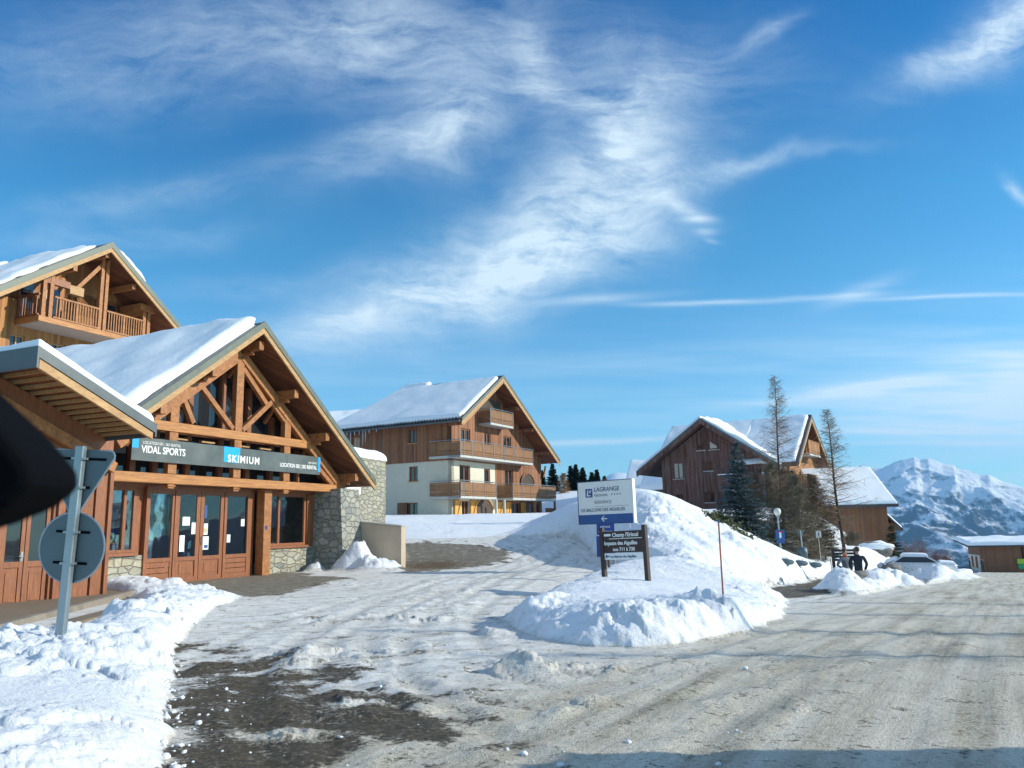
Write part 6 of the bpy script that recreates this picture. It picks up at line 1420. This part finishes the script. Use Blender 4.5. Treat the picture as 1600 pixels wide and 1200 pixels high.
def trees():
    b = at(1228, 880, 45); t = at(1209, 588, 45); larch(b, float(t[2] - b[2]), 3.0, 'tall bare larch rising over the roof of the dark chalet', 1, t, .08, 17, tw=.95, thick=.75)
    b = at(1319, 864, 44); t = at(1290, 640, 44); larch(b, float(t[2] - b[2]), 2.5, 'slender bare larch standing alone in front of the brown barn', 2, t, .20, 16, tw=.95, thick=1.0)
    b = at(1256, 880, 42); larch(b, 4.5, 2.2, 'bushy bare larch right of the street lamp, twigs down to the snow', 3, None, .01, 50, 'twig_grey', tw=1.6, thick=.6)
    b = at(1284, 868, 43.5); larch(b, 4.3, 1.5, 'low bare larch between the yield sign and the barn', 4, None, .01, 44, 'twig', tw=2.0, thick=.6)
    b = at(1214, 880, 43); larch(b, 5.3, 1.9, 'dense bare larch directly behind the street lamp', 5, None, .01, 44, 'twig_grey', tw=1.5, thick=.6)
    b = at(1184, 872, 44.5); larch(b, 4.6, 1.8, 'tangled bare larch between the blue spruce and the street lamp', 6, None, .01, 44, 'twig', tw=1.5, thick=.6)
    b = at(1248, 878, 46.5); larch(b, 5.2, 2.0, 'bare larch at the back of the thicket by the golden balcony', 7, None, .02, 38, 'twig_grey', tw=1.5, thick=.6)
    b = at(1161, 860, 41); t = at(1144, 690, 41); spruce(b, float(t[2] - b[2]), 1.6, 'blue-grey spruce leaning against the dark chalet', 11, 'needle_blue', dens=2.1, nsize=.085, snow=0, group=None)
    b = at(1290, 868, 43); spruce(b, 1.9, .95, 'small dark spruce under the bare larches by the barn', 12, 'needle', dens=1.7, nsize=.08, group=None)
    b = at(1396, 868, 58); spruce(b, 2.2, .85, 'dark spruce at the right corner of the brown barn', 13, 'needle', dens=1.6, nsize=.08, group=None)
    bush(at(1118, 842, 35.5), (1.0, 1.1), 'olive green juniper bush at the top edge of the big snow heap', 14, 'needle_olive', 260, leafy=True, group=None, name='juniper_bush')
    bush(at(1146, 856, 35.0), (.8, .8), 'second olive bush, lower down the heap towards the spruce', 15, 'needle_olive', 160, leafy=True, group=None, name='juniper_bush')
    bush(at(1180, 868, 38), (1.0, .75), 'leafless grey thicket at the foot of the blue spruce', 16, 'twig_grey', 420, group=None)
    bush(at(1330, 850, 50), (.8, .9), 'scrubby bare bush beside the snowy boulder', 17, 'twig_grey', 300, group=None)
    # spruces on the skyline between the two chalets
    names = ['at the right end of the middle chalet roof', 'half hidden by the middle chalet balcony', 'leftmost of the dense skyline clump', 'tallest of the dense skyline clump', 'third of the dense skyline clump', 'in the gap right of the skyline clump', 'pointed one just left of the white board top', 'last before the little blue peak']
    for k, (px, py, h_, r_) in enumerate(((863, 724, 3.4, 1.0), (846, 735, 3.2, .9), (891, 728, 3.2, .8), (899, 725, 3.6, .9), (910, 730, 3.4, .95), (924, 738, 2.6, .7), (932, 734, 2.9, .75), (944, 744, 2.2, .6))):
        t = at(px, py, 80); spruce((t[0], t[1], float(t[2]) - h_), h_, r_, 'dark skyline spruce ' + names[k], 30 + k, 'needle', 'spruces on the skyline', 2.6, .12)
    for k, (px, py, h_) in enumerate(((880, 740, 2.4), (948, 750, 1.6))):
        t = at(px, py, 78); larch((t[0], t[1], float(t[2]) - h_), h_, .8, ('leafless orange-brown tree beside the skyline spruces', 'low leafless tree at the right end of the skyline spruces')[k], 50 + k, None, .1, 40, 'twig_orange', None, tw=1.5, cat='tree')
    for k, (px, py, Y, h_, r_) in enumerate(((1418, 866, 88, 2.6, 1.5), (1440, 868, 90, 3.2, 1.6), (1462, 872, 92, 2.2, 1.3), (1478, 874, 95, 2.4, 1.4))):
        bush(at(px, py + 12, Y), (r_, h_), 'reddish leafless shrub ' + ('left of the snowed-in car roof', 'behind the snowed-in car', 'right of the snowed-in car', 'nearest the roadside house')[k], 60 + k, 'twig_red', 200, 'reddish shrubs below the road')
    # larches across the road, right of the view: their shadows fall over road and bank
    for k, (x, y, h_) in enumerate(((14.5, 9.0, 6.0), (18.5, 11.3, 8.6), (22.0, 15.0, 8.2), (25.0, 19.5, 8.0), (42, 44, 9.0))):
        z = gz(x, y); larch((x, y, z), h_, 1.1, ('bare larch across the road, nearest the camera', 'tall bare larch second along the far road verge', 'bare larch third along the far road verge', 'bare larch fourth along the far road verge', 'bare larch far down the road on the right verge')[k], 80 + k, None, .15, 11, tw=.8, group='larches across the road')
trees()

# ================================================================== PEOPLE
def skin_body(name, nodes, edges, radii, m, parent=None, sub=1):
    me = bpy.data.meshes.new(name); me.from_pydata(nodes, edges, []); me.materials.append(m)
    o = bpy.data.objects.new(name, me); C.objects.link(o)
    sk = o.modifiers.new('skin', 'SKIN'); sk.use_smooth_shade = True
    for i, r_ in enumerate(radii):
        v = me.skin_vertices[0].data[i]; v.radius = r_ if hasattr(r_, '__len__') else (r_, r_)
    me.skin_vertices[0].data[0].use_root = True
    ss = o.modifiers.new('sub', 'SUBSURF'); ss.levels = sub; ss.render_levels = sub + 1
    if parent: o.parent = parent
    return o
def person(loc, rz, label, jacket, H=1.76, arm_out=0.0, hair='hair', scarf=None, walk=.08, group=None, fingers=True):
    g = thing('person', label, 'person', loc, rz, group); k = H / 1.76
    N = []; E = []; Rr = []
    def nd(p, r_, par=None):
        N.append(tuple(c * k for c in p)); Rr.append((r_[0] * k, r_[1] * k) if hasattr(r_, '__len__') else r_ * k)
        if par is not None: E.append((par, len(N) - 1))
        return len(N) - 1
    pel = nd((0, 0, .94), (.115, .08)); wst = nd((0, 0, 1.08), (.105, .078), pel); ch = nd((0, -.01, 1.28), (.13, .092), wst); nk = nd((0, .0, 1.47), .06, ch); n2 = nd((0, -.005, 1.53), .053, nk)
    h1 = nd((0, -.012, 1.60), (.070, .085), n2); h2 = nd((0, -.008, 1.68), (.076, .095), h1); nd((0, .0, 1.745), (.055, .07), h2)
    hands = []
    for s in (-1, 1):
        hip = nd((s * .085, 0, .86), .075, pel); kn = nd((s * .10, -s * walk * .6 - .02, .50), .062, hip); an = nd((s * .10, -s * walk + .02, .09), .042, kn); nd((s * .105, -s * walk - .11, .045), (.045, .035), an)
        sh = nd((s * .185, 0, 1.42), .062, ch); el = nd((s * (.25 + arm_out * .14), .03, 1.15), .044, sh); wr = nd((s * (.245 - arm_out * .08), -.05 - arm_out * .06, .92 + arm_out * .10), .030, el)
        pl = nd((s * (.245 - arm_out * .08), -.07 - arm_out * .06, .85 + arm_out * .08), (.036, .018), wr); hands.append((s, pl))
    if fingers:
        for s, pl in hands:
            b = np.array(N[pl]) / k
            for j, (dy, L) in enumerate(((-.028, .068), (-.010, .078), (.008, .072), (.026, .056))):
                a = nd((b[0], b[1] + dy, b[2] - .045), .0085, pl); nd((b[0] - s * .012, b[1] + dy - .004, b[2] - .045 - L), .007, a)
            a = nd((b[0] - s * .018, b[1] - .036, b[2] - .005), .0095, pl); nd((b[0] - s * .024, b[1] - .05, b[2] - .045), .008, a)
    skin_body('body', N, E, Rr, M['skin'], g)
    # jacket follows torso and arms, trousers the legs
    def sub_(idx_nodes, edges, radii, name, m): skin_body(name, [tuple(c * k for c in p) for p in idx_nodes], edges, [(r_[0] * k, r_[1] * k) for r_ in radii], m, g)
    J = [(0, 0, .80), (0, 0, 1.04), (0, -.01, 1.28), (0, 0, 1.44), (0, .0, 1.52)]; JE = [(0, 1), (1, 2), (2, 3), (3, 4)]; JR = [(.175, .13), (.155, .115), (.175, .125), (.11, .085), (.07, .065)]
    for s in (-1, 1):
        i = len(J); J += [(s * .20, 0, 1.41), (s * (.265 + arm_out * .14), .03, 1.15), (s * (.25 - arm_out * .08), -.045 - arm_out * .06, .90 + arm_out * .10)]; JE += [(2, i), (i, i + 1), (i + 1, i + 2)]; JR += [(.078, .075), (.058, .058), (.048, .048)]
    sub_(J, JE, JR, 'jacket', M[jacket])
    T = [(0, 0, .96)]; TE = []; TR = [(.15, .115)]
    for s in (-1, 1):
        i = len(T); T += [(s * .09, 0, .82), (s * .10, -s * walk * .6 - .02, .48), (s * .10, -s * walk + .02, .12)]; TE += [(0, i), (i, i + 1), (i + 1, i + 2)]; TR += [(.112, .105), (.08, .08), (.066, .066)]
    sub_(T, TE, TR, 'trousers', M['trousers'])
    for s in (-1, 1):
        b = MB(); x = s * .105 * k; y = -s * walk * k; b.lathe([(.052, .0), (.058, .03), (.05, .12)], 12, (x, y + .02, 0)); b.box(x - .045, x + .045, y - .17 * k, y + .02, 0, .07); b.build('shoe', M['black'], g, bevel=.015)
    hm = MB(); hm.lathe([(.02, 1.785), (.07, 1.77), (.092, 1.73), (.098, 1.68), (.09, 1.635), (.075, 1.61)], 14, (0, .018, 0)); o = hm.build('hair', M[hair], g, smooth=True); o.scale = (k * .93, k * 1.08, k)
    for s in (-1, 1): b = MB(); b.lathe([(.004, -.03), (.014, -.01), (.012, .02), (.004, .03)], 8, (s * .083 * k, .0, 1.66 * k)); b.build('ear', M['skin'], g, smooth=True)
    b = MB(); b.tube([(0, -.098 * k, 1.675 * k), (0, -.122 * k, 1.64 * k), (0, -.10 * k, 1.63 * k)], [.008, .014, .01], 8); b.build('nose', M['skin'], g, smooth=True)
    if scarf: b = MB(); b.lathe([(.07, 1.46), (.10, 1.48), (.10, 1.53), (.07, 1.56)], 14); o = b.build('scarf', M[scarf], g, smooth=True); o.scale = (k, k, k)
    return g
def people():
    p = at(1345, 925, 31.0); zt = float(at(1339, 855, 31.0)[2]); person((p[0], p[1], zt - 1.80), R(165), 'man seen from behind in a dark navy jacket, beside the big roadside snow heap', 'jacket_navy', 1.80, .25)
    p = at(1326, 925, 31.3); zt = float(at(1331, 858, 31.3)[2]); person((p[0] - .02, p[1], zt - 1.70), R(20), 'person in grey jacket with orange scarf, facing the man in navy', 'jacket_grey', 1.70, .9, scarf='scarf')
    p = at(1517, 894, 104); person((p[0], p[1], float(p[2])), R(60), 'distant figure in black at the left corner of the roadside house', 'jacket_navy', 1.75, .2)
    p = at(1536.5, 893, 106); person((p[0], p[1], float(p[2])), R(200), 'distant figure in black against the brown wall of the roadside house', 'trousers', 1.75, .2)
people()

# ================================================================== CARS
def car(loc, rz, label, paint, snow=False, group=None):
    g = thing('parked_car', label, 'car', loc, rz, group)
    W = .86
    side = [(-2.05, .42), (-2.08, .72), (-1.95, .95), (-1.15, 1.02), (-.45, 1.45), (.95, 1.47), (1.65, 1.05), (2.0, .98), (2.08, .6), (2.02, .35), (1.7, .28), (-1.75, .28)]
    b = MB(); n = len(side)
    def wy(z): return W if z < 1.0 else W - (z - 1.0) * .42
    vs = [(x, -wy(z), z) for x, z in side] + [(x, wy(z), z) for x, z in side]
    b.add(vs, [tuple(range(n)), tuple(range(2 * n - 1, n - 1, -1))] + [(i, i + n, (i + 1) % n + n, (i + 1) % n) for i in range(n)]); b.build('body', M[paint], g, bevel=.05)
    for s in (-1, 1):
        b = MB(); P_ = [(-1.0, 1.06), (-.42, 1.39), (.88, 1.41), (1.42, 1.08)]; b.add([(x, s * (wy(z) + .008), z) for x, z in P_], [(0, 1, 2, 3)]); b.build('side_window', M['pane'], g)
    for P_, nm in ((((-1.13, 1.045), (-.47, 1.43)), 'windscreen'), (((1.63, 1.08), (.98, 1.45)), 'rear_window')):
        (x0, z0), (x1, z1) = P_; sx = -.02 if x0 < 0 else .02; b = MB(); b.add([(x0 + sx, -wy(z0) + .08, z0 + .02), (x0 + sx, wy(z0) - .08, z0 + .02), (x1 + sx, wy(z1) - .08, z1 + .02), (x1 + sx, -wy(z1) + .08, z1 + .02)], [(0, 1, 2, 3)]); b.build(nm, M['pane'], g)
    for x in (-1.3, 1.3):
        for s in (-1, 1):
            b = MB(); b.tube([(x, s * .70, .32), (x, s * .87, .32)], .32, 20); o = b.build('wheel', M['tyre'], g); b = MB(); b.tube([(x, s * .871, .32), (x, s * .885, .32)], .19, 16); b.build('rim', M['rim'], o)
    for s in (-1, 1):
        b = MB(); b.box(-2.10, -2.02, s * .62 - .14, s * .62 + .14, .68, .80); b.build('headlight', M['white'], g); b = MB(); b.box(2.03, 2.10, s * .66 - .12, s * .66 + .12, .80, .95); b.build('tail_light', M['tail'], g)
    if snow:
        snow_slab(g, 'snow_cover', (-.55, -.68, 1.40), (1.05, -.68, 1.42), (1.05, .68, 1.42), (-.55, .68, 1.40), .20, 24, 16, 5, edge=.25, ragged=.04)
        snow_slab(g, 'snow_cover', (-2.05, -.8, .93), (-1.05, -.8, .99), (-1.05, .8, .99), (-2.05, .8, .93), .18, 20, 16, 6, edge=.25, ragged=.04)
        snow_slab(g, 'snow_cover', (1.2, -.74, 1.28), (2.05, -.74, .97), (2.05, .74, .97), (1.2, .74, 1.28), .16, 20, 16, 7, edge=.25, ragged=.04)
    return g
def cars():
    p = at(1437, 890, 52); car((p[0], p[1], float(at(1437, 863, 52)[2]) - 1.66), R(155), 'parked car buried under snow, only a dark window showing, behind the roadside heaps', 'car_silver', True)
    p = at(1485, 893, 92); car((p[0], p[1], float(at(1485, 884.5, 92)[2]) - 1.4), R(120), 'distant silver car just past the second snow heap', 'car_silver', True, 'cars far down the road')
    p = at(1502, 893, 98); car((p[0], p[1], float(at(1502, 884.5, 98)[2]) - 1.45), R(100), 'distant dark car beside the black figures', 'car_blue', False, 'cars far down the road')
    p = at(1597, 890, 107); g = thing('recycling_bin', 'lime and green bin against the roadside house at the picture edge', 'bin', (p[0], p[1], float(p[2])), R(-14))
    b = MB(); b.box(-.5, .6, -.4, .4, .1, .75); b.build('bin_body', M['green_p'], g, bevel=.04); b = MB(); b.box(-.55, .65, -.45, .45, .76, 1.4); b.build('bin_lid', M['lime'], g, bevel=.05)
cars()

# ================================================================== REAR-VIEW MIRROR (the photographer's own car)
def mirror():
    c = at(-22, 727, .42)
    g = thing('rear_view_mirror', 'black plastic back of a rear-view mirror close to the camera at the left edge', 'mirror', c, 0)
    P_ = []
    # rounded housing outline in the x-z plane, long axis tilted
    L, Hh = .12, .037; a0 = R(8)
    pts = [(-.26, .075), (-.10, .062), (-.02, .050), (.018, .016), (.034, -.002), (.036, -.012), (.024, -.022), (.004, -.030), (-.03, -.040), (-.12, -.066), (-.26, -.090)]
    b = MB(); b.prism_y(pts, -.02, .03); o = b.build('housing', M['black'], g, bevel=.012)
    b = MB(); b.tube([(-.16, .01, .03), (-.17, .06, .12), (-.17, .12, .22)], .011, 10); b.build('stalk', M['black'], g)
mirror()

# ================================================================== CLODS ON THE TARMAC, ICE GRIT
def clods():
    rnd = random.Random(5); mb_v = []; mb_f = []; off = 0
    import bmesh
    bm = bmesh.new(); bmesh.ops.create_icosphere(bm, subdivisions=2, radius=1); bv = np.array([v.co[:] for v in bm.verts]); bf = np.array([[v.index for v in f.verts] for f in bm.faces]); bm.free()
    P_ = []
    for i in range(150):
        if i < 35: px, py = rnd.gauss(345, 55), rnd.gauss(1095, 40)
        elif i < 110: px, py = 268 + rnd.gauss(0, 12), rnd.uniform(1010, 1195)
        else: px, py = rnd.uniform(480, 1200), rnd.uniform(1000, 1190)
        q = on(px, py, .02); s = rnd.choice((.006, .008, .010, .014, .022)) * rnd.uniform(.7, 1.3) * (1.3 if 35 <= i < 110 else 1); P_.append((q[0], q[1], s))
    X = np.array([[p[0] for p in P_]]); Y = np.array([[p[1] for p in P_]]); Z = terrain(X, Y)[0][0]
    V = []; Q = []
    for k, (x, y, s) in enumerate(P_):
        r_ = np.array([rnd.uniform(.7, 1.3), rnd.uniform(.7, 1.3), rnd.uniform(.5, .9)]); jit = 1 + .25 * np.sin(bv @ np.array([3.1, 4.7, 2.3]) + k)[:, None]
        V.append(bv * r_ * s * jit + np.array([x, y, Z[k] + s * .25])); Q.append(bf + len(bv) * k)
    o = np_mesh('snow_crumbs', np.concatenate(V), np.concatenate(Q), M['snow_rough']); tag(o, 'crumbs of snow and ice scattered over the wet tarmac by the near snowbank', 'snow crumbs', kind='stuff')
clods()

# ================================================================== HAZE
def haze():
    m = bpy.data.materials.new('valley_haze'); m.use_nodes = True; w = NT(m.node_tree); w.n.remove(w.n['Principled BSDF'])
    v = w.add('ShaderNodeVolumePrincipled'); v.inputs['Color'].default_value = (0.26, 0.58, 1.0, 1); v.inputs['Density'].default_value = 1.15e-4; v.inputs['Anisotropy'].default_value = 0.2
    w.l.new(v.outputs[0], w.n['Material Output'].inputs['Volume'])
    b = MB(); b.box(-6200, 6200, -400, 6700, -540, 560); o = b.build('haze', m); o['kind'] = 'stuff'; o['label'] = 'thin blue haze filling the valley in front of the massif'; o['category'] = 'haze'
haze()
